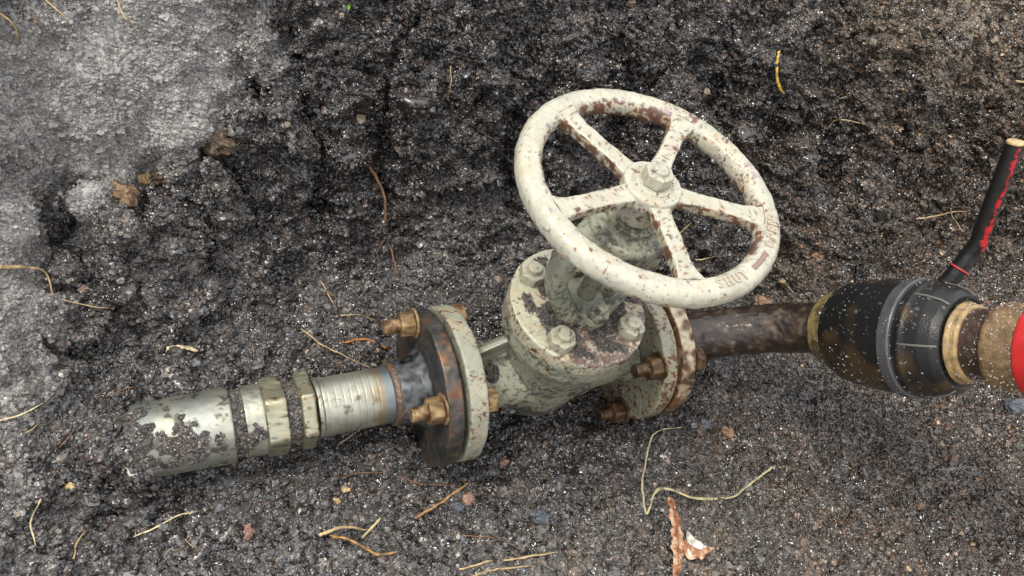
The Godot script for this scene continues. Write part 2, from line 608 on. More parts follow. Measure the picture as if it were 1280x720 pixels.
func make_ground() -> void:
	solve_layout()
	gxs = lines(X0, X1, STEP)
	var zin := lines(Z0, Z1, STEP)
	var near := 0
	while zin[near] < Z0 - 0.0001: near += 1
	var before := zin.slice(0, near)
	var after := zin.slice(near + int((Z1 - Z0) / STEP) + 1)
	izn = ROWS
	iz0 = before.size()
	while gxs[ix0] < X0 - 0.0001: ix0 += 1
	ixn = int((X1 - X0) / STEP)
	var w := gxs.size()
	var h := before.size() + ROWS + 1 + after.size()
	base_z.resize(w * h)
	for i in w:   # along every line the rows lie evenly on the slope, so that steep walls keep their detail
		var x := clampf(gxs[i], X0, X1)
		var arc := PackedFloat32Array([0.0])
		var fstep := (Z1 - Z0) / 420.0
		var was := layout(x, Z0, coarse_h)
		for k in 420:
			var now := layout(x, Z0 + (k + 1) * fstep, coarse_h)
			arc.append(arc[k] + sqrt(fstep * fstep + (now - was) * (now - was)))
			was = now
		var k := 0
		for j in h:
			var z := 0.0
			if j < iz0: z = before[j]
			elif j > iz0 + ROWS: z = after[j - iz0 - ROWS - 1]
			else:
				var want := arc[420] * (j - iz0) / float(ROWS)
				while k < 419 and arc[k + 1] < want: k += 1
				z = Z0 + (k + clampf((want - arc[k]) / (arc[k + 1] - arc[k]), 0.0, 1.0)) * fstep
			base_z[j * w + i] = z
	gv.resize(w * h)
	gd.resize(w * h)
	var uv := PackedVector2Array()
	uv.resize(w * h)
	var k := 0
	for j in h:
		for i in w:
			var x := gxs[i]
			var z := base_z[k]
			var oz := maxf(maxf(Z0 - z, z - Z1), 0.0)
			var y := layout(x, z, coarse_h)
			var away := oz + maxf(maxf(X0 - x, x - X1), 0.0)
			if away > 0.0:
				y = lerpf(y, 0.42 + 0.05 * big.get_noise_2d(x * 2.0, z * 2.0), smoothstep(0.0, 0.5, away))
			gv[k] = Vector3(x, y, z)
			gd[k] = clampf(layout(x, z, coarse_d), 0.0, 1.0)
			uv[k] = Vector2((x - X0) / (X1 - X0), (z - Z0) / (X1 - X0))
			k += 1
	var idx := PackedInt32Array()
	idx.resize((w - 1) * (h - 1) * 6)
	var t := 0
	for j in h - 1:
		for i in w - 1:
			var a := j * w + i
			idx[t] = a
			idx[t + 1] = a + 1
			idx[t + 2] = a + w
			idx[t + 3] = a + 1
			idx[t + 4] = a + w + 1
			idx[t + 5] = a + w
			t += 6
	var base := sheet_normals(gv, w, h)
	var col := PackedColorArray()
	col.resize(w * h)
	var lump := FastNoiseLite.new()
	lump.noise_type = FastNoiseLite.TYPE_CELLULAR
	lump.cellular_return_type = FastNoiseLite.RETURN_DISTANCE
	lump.fractal_type = FastNoiseLite.FRACTAL_NONE
	lump.frequency = 1.0
	var ridge := FastNoiseLite.new()
	ridge.seed = 5
	ridge.noise_type = FastNoiseLite.TYPE_SIMPLEX
	ridge.fractal_type = FastNoiseLite.FRACTAL_RIDGED
	ridge.fractal_octaves = 3
	ridge.frequency = 1.0
	for q in w * h:
		var p := gv[q]
		var n := base[q]
		var dry := gd[q]
		var steep := clampf((0.93 - n.y) * 3.0, 0.0, 1.0) * (1.0 - 0.85 * smoothstep(0.3, 0.6, dry))
		var a := big.get_noise_3dv(p * 14.0) * 0.012 + mid.get_noise_3dv(p * 34.0) * lerpf(0.0075, 0.0120, steep) * (1.0 - 0.65 * smoothstep(0.5, 0.75, dry))
		var warp := Vector3(mid.get_noise_3dv(p * 30.0), 0, mid.get_noise_3dv(p * 30.0 + Vector3(9, 9, 9))) * 0.020
		var stretched := Vector3(p.x + warp.x, p.y * 1.5, p.z + warp.z)
		a += ridge.get_noise_3dv(stretched * 15.0) * lerpf(0.0035, 0.0210, steep) * clampf(0.55 + 1.1 * big.get_noise_3dv(p * 11.0 + Vector3(4, 4, 4)), 0.1, 1.4)
		a += ridge.get_noise_3dv(p * 47.0 + warp * 60.0) * lerpf(0.001, 0.0055, steep)
		var c1 := lump.get_noise_3dv((p + warp) * 95.0)
		a -= c1 * lerpf(0.0026, 0.0016, steep) * (1.0 - 0.5 * smoothstep(0.5, 0.75, dry))
		var c2 := lump.get_noise_3dv((p + warp * 0.4) * 230.0)
		a -= c2 * lerpf(0.0019, 0.0006, steep)
		var out := maxf(maxf(maxf(X0 - p.x, p.x - X1), maxf(Z0 - p.z, p.z - Z1)), 0.0)
		if out > 0.0: a *= 1.0 - smoothstep(0.0, 0.25, out)
		gv[q] = p + n * a
		var wet := Color(0.027, 0.024, 0.023)
		var dryc := Color(0.32, 0.31, 0.30)
		var dd := smoothstep(0.14, 0.74, dry + 0.16 * big.get_noise_3dv(p * 9.0 + Vector3(3, 1, 2)))
		var c := wet.lerp(dryc, dd)
		var s := mid.get_noise_3dv(p * 170.0)
		c *= 1.0 + 0.5 * s
		c = c.lerp(Color(c.r * 1.55, c.g * 1.22, c.b * 0.85), brownness(p) * (1.0 - 0.8 * dd * (1.0 - smoothstep(-0.1, 0.25, p.x) * smoothstep(-0.2, -0.4, p.z))))
		if mid.get_noise_3dv(p * 40.0 + Vector3(5, 5, 5)) > 0.34: c = c.lerp(Color(0.07, 0.045, 0.03) * (0.6 + dd), 0.5)
		c.a = 1.0
		col[q] = c
	gn = sheet_normals(gv, w, h)
	var arr := []
	arr.resize(Mesh.ARRAY_MAX)
	arr[Mesh.ARRAY_VERTEX] = gv
	arr[Mesh.ARRAY_NORMAL] = gn
	arr[Mesh.ARRAY_COLOR] = col
	arr[Mesh.ARRAY_TEX_UV] = uv
	arr[Mesh.ARRAY_INDEX] = idx
	var mesh := ArrayMesh.new()
	mesh.add_surface_from_arrays(Mesh.PRIMITIVE_TRIANGLES, arr)
	var m := StandardMaterial3D.new()
	m.resource_name = "wet soil"
	m.vertex_color_use_as_albedo = true
	m.metallic_specular = 0.74
	m.roughness = 1.0
	m.roughness_texture = wetness()
	m.roughness_texture_channel = BaseMaterial3D.TEXTURE_CHANNEL_RED
	var g := part("ground", mesh, m, self)
	tag(g, "dark wet oily soil of the pit floor, walls and paler bank", "", "", "structure")


func sheet_normals(v: PackedVector3Array, w: int, h: int) -> PackedVector3Array:
	var n := PackedVector3Array()
	n.resize(w * h)
	for j in h:
		var u := (maxi(j - 1, 0)) * w
		var d := (mini(j + 1, h - 1)) * w
		for i in w:
			n[j * w + i] = (v[d + i] - v[u + i]).cross(v[j * w + mini(i + 1, w - 1)] - v[j * w + maxi(i - 1, 0)]).normalized()
	return n


func wetness() -> ImageTexture:   # how dull the soil is: glossy where it is soaked
	var s := 768
	var img := Image.create(s, s, false, Image.FORMAT_R8)
	var data := PackedByteArray()
	data.resize(s * s)
	for j in s:
		var z := Z0 + (j + 0.5) / s * (X1 - X0)
		for i in s:
			var x := X0 + (i + 0.5) / s * (X1 - X0)
			var d := layout(x, z, coarse_d)
			var r := lerpf(0.16, 0.80, clampf(d, 0.0, 1.0)) + 0.14 * mid.get_noise_2d(x * 60.0, z * 60.0) + 0.10 * fine.get_noise_2d(x * 200.0, z * 200.0)
			data[j * s + i] = int(clampf(r, 0.12, 1.0) * 255.0)
	img.set_data(s, s, false, Image.FORMAT_R8, data)
	return ImageTexture.create_from_image(img)


func ground_index(x: float, z: float) -> int:
	var i := clampi(ix0 + int(round((x - X0) / STEP)), 0, gxs.size() - 1)
	var w := gxs.size()
	var a := 0
	var b := base_z.size() / w - 1
	while b - a > 1:
		var m := (a + b) / 2
		if base_z[m * w + i] < z: a = m
		else: b = m
	return (a if z - base_z[a * w + i] < base_z[b * w + i] - z else b) * w + i


func ground_y(x: float, z: float) -> float:
	var k := ground_index(x, z)
	var w := gxs.size()
	return maxf(maxf(gv[k].y, gv[k + 1].y), maxf(gv[k - 1].y, maxf(gv[k + w].y, gv[k - w].y))) + 0.0012


func scatter(called: String, label: String, mesh: Mesh, mat: Material, where: Array, colors: PackedColorArray, parent: Node = null) -> void:
	var mm := MultiMesh.new()
	mm.transform_format = MultiMesh.TRANSFORM_3D
	mm.use_colors = true
	mm.mesh = mesh
	mm.instance_count = where.size()
	for i in where.size():
		mm.set_instance_transform(i, where[i])
		mm.set_instance_color(i, colors[i])
	var o := MultiMeshInstance3D.new()
	o.multimesh = mm
	o.material_override = mat
	if parent:
		o.name = called
		parent.add_child(o, true)
	else:
		o.name = numbered(called)
		add_child(o)
	tag(o, label, "", "", "stuff")


func tumble() -> Basis:
	return Basis(Vector3(rng.randf_range(-1, 1), rng.randf_range(-1, 1), rng.randf_range(-1, 1)).normalized() if true else Vector3.UP, rng.randf() * TAU)


func brownness(p: Vector3) -> float:   # the soil turns from black to brown towards the right
	return clampf(0.14 + 0.75 * smoothstep(0.0, 0.6, p.x + 0.25 * big.get_noise_2d(p.x * 7.0, p.z * 7.0)), 0.0, 1.0)


func grain_color(dry: float, brown := 0.3) -> Color:
	var r := rng.randf()
	var c := Color(0.027, 0.024, 0.023)
	if r > 0.995: c = Color(0.24, 0.20, 0.15)
	elif r > 0.982: c = Color(0.15, 0.12, 0.10)
	elif r > 0.94: c = Color(0.10, 0.072, 0.058)
	elif r > 0.80: c = Color(0.062, 0.047, 0.042)
	elif r > 0.62: c = Color(0.065, 0.068, 0.078)
	elif r > 0.42: c = Color(0.016, 0.015, 0.015)
	c = c.lerp(Color(0.33, 0.32, 0.31), smoothstep(0.14, 0.74, dry) * rng.randf_range(0.3, 1.0))
	c *= rng.randf_range(0.45, 1.5) if dry < 0.55 else rng.randf_range(0.8, 1.3)
	c = c.lerp(Color(c.r * 1.55, c.g * 1.22, c.b * 0.85), brown * (1.0 - 0.8 * dry))
	c.a = 1.0
	return c


func make_gravel() -> void:
	var wetm := surface("wet grains", 0.30)
	wetm.metallic_specular = 0.55
	var drym := surface("damp grains", 0.55)
	var grains := []
	for k in 6:
		grains.append(flat(blob(40 + k, 0.9, 1)))
	var where := [[], [], [], [], [], []]
	var cols := []
	for k in 6: cols.append(PackedColorArray())
	var eye := Vector3(-0.059, 0.7901, 0.4725)
	var fwd := Vector3(0.0, -0.7833, -0.6216)
	var w := gxs.size()
	var count := 0
	for b in range(iz0, iz0 + izn):
		for a in range(ix0, ix0 + ixn):
			var q := b * w + a
			var p := gv[q]
			if absf((p - eye).normalized().dot(fwd)) < 0.68: continue    # too far outside the picture to be seen
			var n := gn[q]
			var dry := gd[q]
			var dx := gv[q + 1] - p
			var dz := gv[q + w] - p
			var wanted := minf(dx.cross(dz).length() / (STEP * STEP), 14.0) * 0.92
			if n.y < 0.80: wanted *= lerpf(0.035, 1.0, clampf(dry * 2.0, 0.0, 1.0))
			wanted *= clampf(0.72 + 1.1 * big.get_noise_3dv(p * 10.0 + Vector3(8, 2, 6)) + 0.5 * smoothstep(0.4, 0.6, dry), 0.22, 1.1)
			for e in int(wanted + rng.randf()):
				var r := 0.0011 + 0.0018 * pow(rng.randf(), 2.4)
				if dry > 0.55: r *= 0.8
				if rng.randf() < 0.014: r *= rng.randf_range(1.5, 2.6)
				var spot := p + dx * rng.randf() + dz * rng.randf() + n * r * rng.randf_range(-0.45, 0.55)
				var t := Transform3D(tumble().scaled(Vector3(r, r * (0.8 if n.y > 0.7 else 0.6), r)), spot)
				count += 1
				var k := count % 3 + (3 if dry > 0.52 + 0.2 * rng.randf() else 0)
				where[k].append(t)
				cols[k].append(grain_color(dry, minf(1.2, brownness(p) * (1.0 + 3.0 * dry * smoothstep(-0.1, 0.25, p.x) * smoothstep(-0.2, -0.4, p.z)))))
	var flakes := []
	var fc := PackedColorArray()
	for i in 150000:    # soaked flakes pressed into the steep wall
		var q := (iz0 + rng.randi() % izn) * gxs.size() + ix0 + rng.randi() % ixn
		var n := gn[q]
		var p := gv[q]
		if absf((p - eye).normalized().dot(fwd)) < 0.68: continue
		if n.y > 0.88 or gd[q] > 0.4: continue
		var r := rng.randf_range(0.0016, 0.0050)
		var up := (n + Vector3(rng.randf_range(-1, 1), rng.randf_range(-1, 1), rng.randf_range(-1, 1)) * 0.4).normalized()
		var x := up.cross(Vector3(rng.randf_range(-1, 1), 0.2, rng.randf_range(-1, 1))).normalized()
		flakes.append(Transform3D(Basis(x * r, up * r * 0.38, x.cross(up) * r * rng.randf_range(0.6, 1.0)), p + n * r * 0.1))
		fc.append(grain_color(0.0, brownness(p)) * 0.7)
	var fm := surface("soaked flakes", 0.18)
	fm.metallic_specular = 0.78
	scatter("soil_flakes", "glossy soaked flakes of soil pressed into the steep wall", blob(51, 0.8, 2).mesh(), fm, flakes, fc)
	for k in 6:
		scatter("soil_grains", "loose wet dark grains strewn over the pit" if k < 3 else "paler damp grains strewn over the bank", grains[k], wetm if k < 3 else drym, where[k], cols[k])


func flat(s: Loft) -> ArrayMesh:
	var a := []
	a.resize(Mesh.ARRAY_MAX)
	a[Mesh.ARRAY_VERTEX] = s.v
	a[Mesh.ARRAY_INDEX] = s.ix
	var m := ArrayMesh.new()
	m.add_surface_from_arrays(Mesh.PRIMITIVE_TRIANGLES, a)
	return m


func make_chaff() -> void:   # tiny bits of straw and fibre too small to count
	var bit := sweep([Vector3(-1, 0, 0), Vector3(-0.4, 0.06, 0.05), Vector3(0.3, 0.03, -0.06), Vector3(1, 0, 0.08)], func(t): return Vector3(0.05, 0.04, 2.0), Vector3.UP, 6).mesh()
	var where := []
	var cols := PackedColorArray()
	for i in 900:
		var q := (iz0 + rng.randi() % izn) * gxs.size() + ix0 + rng.randi() % ixn
		var l := rng.randf_range(0.002, 0.006) * (2.2 if rng.randf() < 0.08 else 1.0)
		where.append(Transform3D(Basis(Vector3.UP, rng.randf() * TAU).scaled(Vector3(l, minf(l, 0.006) * 1.3, l)), gv[q] + gn[q] * 0.0012))
		cols.append([Color(0.38, 0.28, 0.15), Color(0.22, 0.13, 0.06), Color(0.5, 0.42, 0.26), Color(0.14, 0.08, 0.04)][rng.randi() % 4])
	scatter("plant_chaff", "tiny bits of straw and fibre strewn on the soil", bit, surface("dry stalk", 0.5), where, cols)

# ------------------------------------------------------------------ the gate valve: x along the pipe, y along the stem
const VT := Transform3D(Vector3(0.8108, -0.0767, -0.5803), Vector3(0.0777, 0.9967, -0.0232), Vector3(0.5801, -0.0262, 0.8141), Vector3(0, 0.08, 0))
const ALONG := Transform3D(Vector3(0, -1, 0), Vector3(1, 0, 0), Vector3(0, 0, 1), Vector3.ZERO)    # y of a lathe becomes +x
const AGAINST := Transform3D(Vector3(0, 1, 0), Vector3(-1, 0, 0), Vector3(0, 0, 1), Vector3.ZERO)  # y becomes -x
const RF := 0.0823


func at(x: float, y := 0.0, z := 0.0) -> Transform3D:
	return Transform3D(Basis.IDENTITY, Vector3(x, y, z))


func cast(p: Vector3) -> float:
	return 0.0003 * speck(p, 150.0) + 0.0005 * big.get_noise_3dv(p * 40.0)


func flange(parent: Node, x0: float, x1: float, paint: Callable, mat: Material, called := "flange") -> void:
	part(called, lathe(disc(RF, x0, x1, 0.0022), 420, 0.0016).moved(ALONG).mesh(paint, cast), mat, parent)


func flange_bolt(parent: Node, face: float, side: int, y: float, z: float, far_face: float, stud: float, paint: Callable, turn: float) -> void:
	var b := Node3D.new()
	var n := 0
	while parent.has_node("flange_bolt" + ("" if n == 0 else "_%03d" % n)): n += 1
	b.name = "flange_bolt" + ("" if n == 0 else "_%03d" % n)
	parent.add_child(b)
	b.position = Vector3(face, y, z)
	var metal := surface("bolt metal", 0.36, 0.45, 0.05, 0.2, 60.0)
	var face_on := ALONG if side > 0 else AGAINST
	var off := Vector3(face, y, z)
	var shade := func(p: Vector3, n2: Vector3) -> Color: return paint.call(p + off, n2)
	part("washer", lathe(disc(0.0158, 0.0, 0.0026, 0.0006), 48, 0.002).moved(face_on).mesh(shade), metal, b)
	var t := face_on * Transform3D(Basis(Vector3.UP, turn), Vector3(0, 0.0027, 0))
	part("nut", nut_skin(0.0118, 0.0148).moved(t).mesh(shade), metal, b)
	part("stud", thread_skin(0.0076, stud - 0.012).moved(face_on * at(0, 0.012)).mesh(shade), metal, b)
	var back := AGAINST if side > 0 else ALONG
	var o2 := at(far_face - face)
	part("bolt_head", nut_skin(0.0122, 0.010).moved(o2 * back * Transform3D(Basis(Vector3.UP, turn + 0.4), Vector3.ZERO)).mesh(shade), metal, b)


func gate_valve() -> void:
	var g := thing("gate_valve", "rusty cream painted gate valve with round five spoke handwheel, bolted between two flanges", "valve", VT)
	var paint := surface("old paint", 0.42, 0.0, 0.05, 0.35, 45.0)
	# body
	var b := lathe([Vector2(0, -0.102), Vector2(0.0385, -0.102), Vector2(0.0365, -0.098), Vector2(0.0345, -0.09), Vector2(0.036, -0.06), Vector2(0.041, -0.04), Vector2(0.044, 0), Vector2(0.041, 0.04), Vector2(0.036, 0.06), Vector2(0.0345, 0.095), Vector2(0.0365, 0.103), Vector2(0.0385, 0.107), Vector2(0, 0.107)], 160, 0.002).moved(ALONG)
	part("body", b.mesh(green_paint, cast), paint, g)
	part("chamber", lathe([Vector2(0, -0.060), Vector2(0.025, -0.058), Vector2(0.04, -0.045), Vector2(0.047, -0.02), Vector2(0.051, 0.02), Vector2(0.055, 0.045), Vector2(0.061, 0.066), Vector2(0.067, 0.078), Vector2(0.0692, 0.083), Vector2(0.0697, 0.086), Vector2(0.0697, 0.1015), Vector2(0.069, 0.1025), Vector2(0.067, 0.103), Vector2(0, 0.103)], 320, 0.0018).mesh(green_paint, cast), paint, g)
	flange(g, -0.1203, -0.1007, func(p, n): return worn(p, Color(0.31, 0.315, 0.25), RUST, -0.02 + 0.25 * speck(p, 40.0) * (1.0 - absf(n.x))), paint)
	flange(g, 0.1067, 0.1258, func(p, n): return worn(p, Color(0.26, 0.265, 0.20), RUST, 0.12 + 0.2 * (1.0 - absf(n.x)) + 6.0 * maxf(0.0, -p.y - 0.015)), paint)
	for s in [-1.0, 1.0]:
		var rib := sweep([Vector3(0.102 * s, 0.040, 0), Vector3(0.085 * s, 0.050, 0), Vector3(0.062 * s, 0.063, 0), Vector3(0.05 * s, 0.07, 0)], func(t): return Vector3(0.012, 0.0032, 6.0), Vector3.BACK, 24)
		part("rib", rib.mesh(green_paint), paint, g)
	# bonnet
	var bonnet_paint := func(p: Vector3, n: Vector3) -> Color:
		var wear := -0.02
		if n.y < 0.5: wear = 0.10 + 0.45 * smoothstep(-0.02, 0.04, p.x)
		else: wear = -0.02 + 0.62 * smoothstep(0.0, 0.03, p.z + 0.35 * p.x) * smoothstep(-0.055, -0.03, p.x)
		return worn(p, Color(0.43, 0.42, 0.31), Color(0.22, 0.15, 0.13) if n.y > 0.5 else RUST, wear)
	part("bonnet", lathe(disc(0.0712, 0.1036, 0.122, 0.0016), 420, 0.0016).mesh(bonnet_paint, cast), paint, g)
	part("stuffing_box", lathe([Vector2(0, 0.121), Vector2(0.030, 0.121), Vector2(0.025, 0.126), Vector2(0.0225, 0.129), Vector2(0.0225, 0.131), Vector2(0.0215, 0.132), Vector2(0, 0.132)], 96, 0.0015).mesh(green_paint, cast), paint, g)
	var gl := sweep([Vector3(0, 0.1325, 0), Vector3(0, 0.1332, 0), Vector3(0, 0.134, 0), Vector3(0, 0.139, 0), Vector3(0, 0.1405, 0), Vector3(0, 0.141, 0)], func(t): return Vector3(0.0165, 0.036, 2.2) * (Vector3(1, 1, 1) if t > 0.1 and t < 0.9 else Vector3(0.96, 0.97, 1.0)), Vector3.BACK, 64)
	part("gland", gl.mesh(green_paint, cast), paint, g)
	for z in [-0.028, 0.028]:
		var gb := Node3D.new()
		gb.name = "gland_bolt" if z < 0 else "gland_bolt_001"
		g.add_child(gb)
		gb.position = Vector3(0.0, 0.141, z)
		part("nut", nut_skin(0.0088, 0.009).mesh(green_paint), paint, gb)
		part("stud", thread_skin(0.0052, 0.036).moved(at(0, -0.019)).mesh(green_paint), paint, gb)
	var k := 0
	for a in [45.0, 135.0, 225.0, 315.0]:
		var bb := Node3D.new()
		bb.name = "bonnet_bolt" + ("" if k == 0 else "_%03d" % k)
		g.add_child(bb)
		bb.position = Vector3(cos(deg_to_rad(a)) * 0.0551, 0.1222, sin(deg_to_rad(a)) * 0.0551)
		bb.rotation.y = 0.3 + k
		var off: Vector3 = bb.position
		var sh := func(p: Vector3, n: Vector3) -> Color: return worn(p + off, Color(0.38, 0.37, 0.28), RUST, 0.0)
		part("nut", nut_skin(0.0122, 0.0118).mesh(sh, cast), paint, bb)
		part("bolt_end", lathe([Vector2(0, 0.0), Vector2(0.0076, 0.0), Vector2(0.0076, 0.0165), Vector2(0.0068, 0.0178), Vector2(0, 0.0184)], 32, 0.002).mesh(sh), paint, bb)
		k += 1
	# yoke
	for s in [-1.0, 1.0]:
		var path := curve([Vector3(0.014 * s, 0.121, 0.004), Vector3(0.026 * s, 0.134, 0.002), Vector3(0.0405 * s, 0.160, 0), Vector3(0.047 * s, 0.190, 0), Vector3(0.043 * s, 0.218, 0), Vector3(0.026 * s, 0.236, 0), Vector3(0.01 * s, 0.240, 0)], 0.002)
		part("yoke_arm", sweep(path, func(t): return Vector3(lerpf(0.013, 0.009, minf(1.0, t * 3.0)) + 0.008 * maxf(0.0, t - 0.7) * 2.0, lerpf(0.019, 0.0125, minf(1.0, t * 4.0)) + 0.014 * maxf(0.0, t - 0.65) * 2.0, 3.4), Vector3.BACK, 44).mesh(green_paint, cast), paint, g)
	part("yoke_head", lathe([Vector2(0, 0.204), Vector2(0.030, 0.204), Vector2(0.0345, 0.208), Vector2(0.0365, 0.215), Vector2(0.0365, 0.243), Vector2(0.0355, 0.246), Vector2(0.033, 0.2475), Vector2(0.024, 0.248), Vector2(0.0225, 0.250), Vector2(0.0225, 0.2565), Vector2(0, 0.257)], 200, 0.0016).mesh(green_paint, cast), paint, g)
	part("stem", lathe([Vector2(0, 0.14), Vector2(0.0095, 0.14), Vector2(0.0095, 0.27), Vector2(0, 0.27)], 40, 0.003).mesh(green_paint), surface("bolt metal", 0.36, 0.45, 0.05, 0.2, 60.0), g)
	# handwheel
	var hw := Node3D.new()
	hw.name = "handwheel"
	g.add_child(hw)
	hw.position = Vector3(0, 0.2903, 0)
	var cream := Color(0.45, 0.435, 0.35)
	var ring := []
	for i in 560:
		ring.append(Vector3(cos(TAU * i / 560), 0, sin(TAU * i / 560)) * 0.1053)
	var rim_paint := func(p: Vector3, n: Vector3) -> Color:
		var inward := -(n.x * p.x + n.z * p.z) / 0.1053
		var ang := rad_to_deg(atan2(p.z, p.x))
		var wear := -0.10
		wear += 0.68 * smoothstep(0.35, 0.6, inward) * smoothstep(1.0, 0.86, inward) * (0.6 + 1.1 * big.get_noise_3dv(p * 14.0))
		if ang > -75.0 and ang < 40.0: wear += 0.30 * smoothstep(0.75, 0.95, n.y) * (0.6 + mid.get_noise_3dv(p * 20.0))
		if n.y < -0.2: wear += 0.15
		var bare := Color(0.33, 0.27, 0.29) if n.y > 0.7 and big.get_noise_3dv(p * 18.0) > -0.1 else Color(0.17, 0.07, 0.04)
		return worn(p, cream, bare, wear)
	part("rim", sweep(ring, func(t): return Vector3(0.0110, 0.0104, 2.3), Vector3.UP, 56, true).mesh(rim_paint, cast), paint, hw)
	for i in 5:
		var a := deg_to_rad(-117.2 + 72.0 * i)
		var d := Vector3(cos(a), 0, sin(a))
		var path := []
		for j in 48:
			path.append(d * lerpf(0.016, 0.0995, j / 47.0) + Vector3(0, -0.001 + 0.002 * j / 47.0, 0))
		var sp := func(p: Vector3, n: Vector3) -> Color:
			var wear := 0.0
			if n.y < 0.6: wear = 0.40 if n.dot(Vector3(-0.6, 0, 0.6)) > 0.0 else 0.2
			return worn(p, cream, Color(0.15, 0.065, 0.035), wear)
		var o := sweep(path, func(t): return Vector3(0.0083 + 0.0022 * (1.0 - minf(1.0, t * 3.0)) + 0.0065 * pow(maxf(0.0, t - 0.72) / 0.28, 2.0), 0.0056 + 0.003 * pow(maxf(0.0, t - 0.75) / 0.25, 2.0), 4.5), Vector3.UP, 48)
		part("spoke", o.mesh(sp, cast), paint, hw)
	var hub_paint := func(p: Vector3, n: Vector3) -> Color: return worn(p, cream, Color(0.2, 0.12, 0.09), 0.06 if Vector2(p.x, p.z).length() < 0.0185 else -0.02)
	part("hub", lathe([Vector2(0, -0.032), Vector2(0.0165, -0.032), Vector2(0.0175, -0.028), Vector2(0.0185, -0.012), Vector2(0.0245, -0.007), Vector2(0.0256, -0.004), Vector2(0.0256, 0.0055), Vector2(0.0246, 0.0075), Vector2(0.019, 0.0078), Vector2(0.0178, 0.0068), Vector2(0.0165, 0.0068), Vector2(0.0155, 0.0092), Vector2(0, 0.0094)], 200, 0.0012).mesh(hub_paint, cast), paint, hw)
	var wn := func(p: Vector3, n: Vector3) -> Color: return worn(p, Color(0.42, 0.41, 0.33), Color(0.2, 0.15, 0.14), 0.02)
	part("wheel_nut", nut_skin(0.0112, 0.0118).moved(Transform3D(Basis(Vector3.UP, 0.25), Vector3(0, 0.0094, 0))).mesh(wn), paint, hw)
	part("stem_end", lathe([Vector2(0, 0.018), Vector2(0.0066, 0.018), Vector2(0.0066, 0.0235), Vector2(0.0056, 0.0243), Vector2(0.0035, 0.0243), Vector2(0.0028, 0.0232), Vector2(0, 0.0232)], 40, 0.002).mesh(wn), paint, hw)
	var font := SystemFont.new()
	font.font_names = PackedStringArray(["Droid Sans"])
	font.font_weight = 700
	var words := [["S", 88.0], ["H", 83.0], ["U", 78.0], ["T", 73.5], ["O", 46.0], ["P", 41.0], ["E", 36.5], ["N", 31.5]]
	for wd in words:
		var tm := TextMesh.new()
		tm.text = wd[0]
		tm.font = font
		tm.font_size = 32
		tm.pixel_size = 0.00036
		tm.depth = 0.0012
		var a2 := deg_to_rad(wd[1])
		var dir := Vector3(cos(a2), 0, sin(a2))
		var basis := Basis(dir.cross(Vector3.DOWN) * -1.0, -dir, Vector3.UP)
		if basis.determinant() < 0.0: basis.x = -basis.x
		part("raised_letter", tm, plain("letter paint", Color(0.38, 0.33, 0.26), 0.5), hw, Transform3D(basis, dir * 0.1053 + Vector3(0, 0.0106, 0)))
	var bar := []
	for i in 15:
		var a3 := deg_to_rad(lerpf(66.0, 53.0, i / 14.0))
		bar.append(Vector3(cos(a3) * 0.1053, 0.0106, sin(a3) * 0.1053))
	part("raised_bar", sweep(bar, func(t): return Vector3(0.0022, 0.0008, 2.5), Vector3.UP, 16).mesh(), plain("bar paint", Color(0.22, 0.15, 0.12), 0.55), hw)


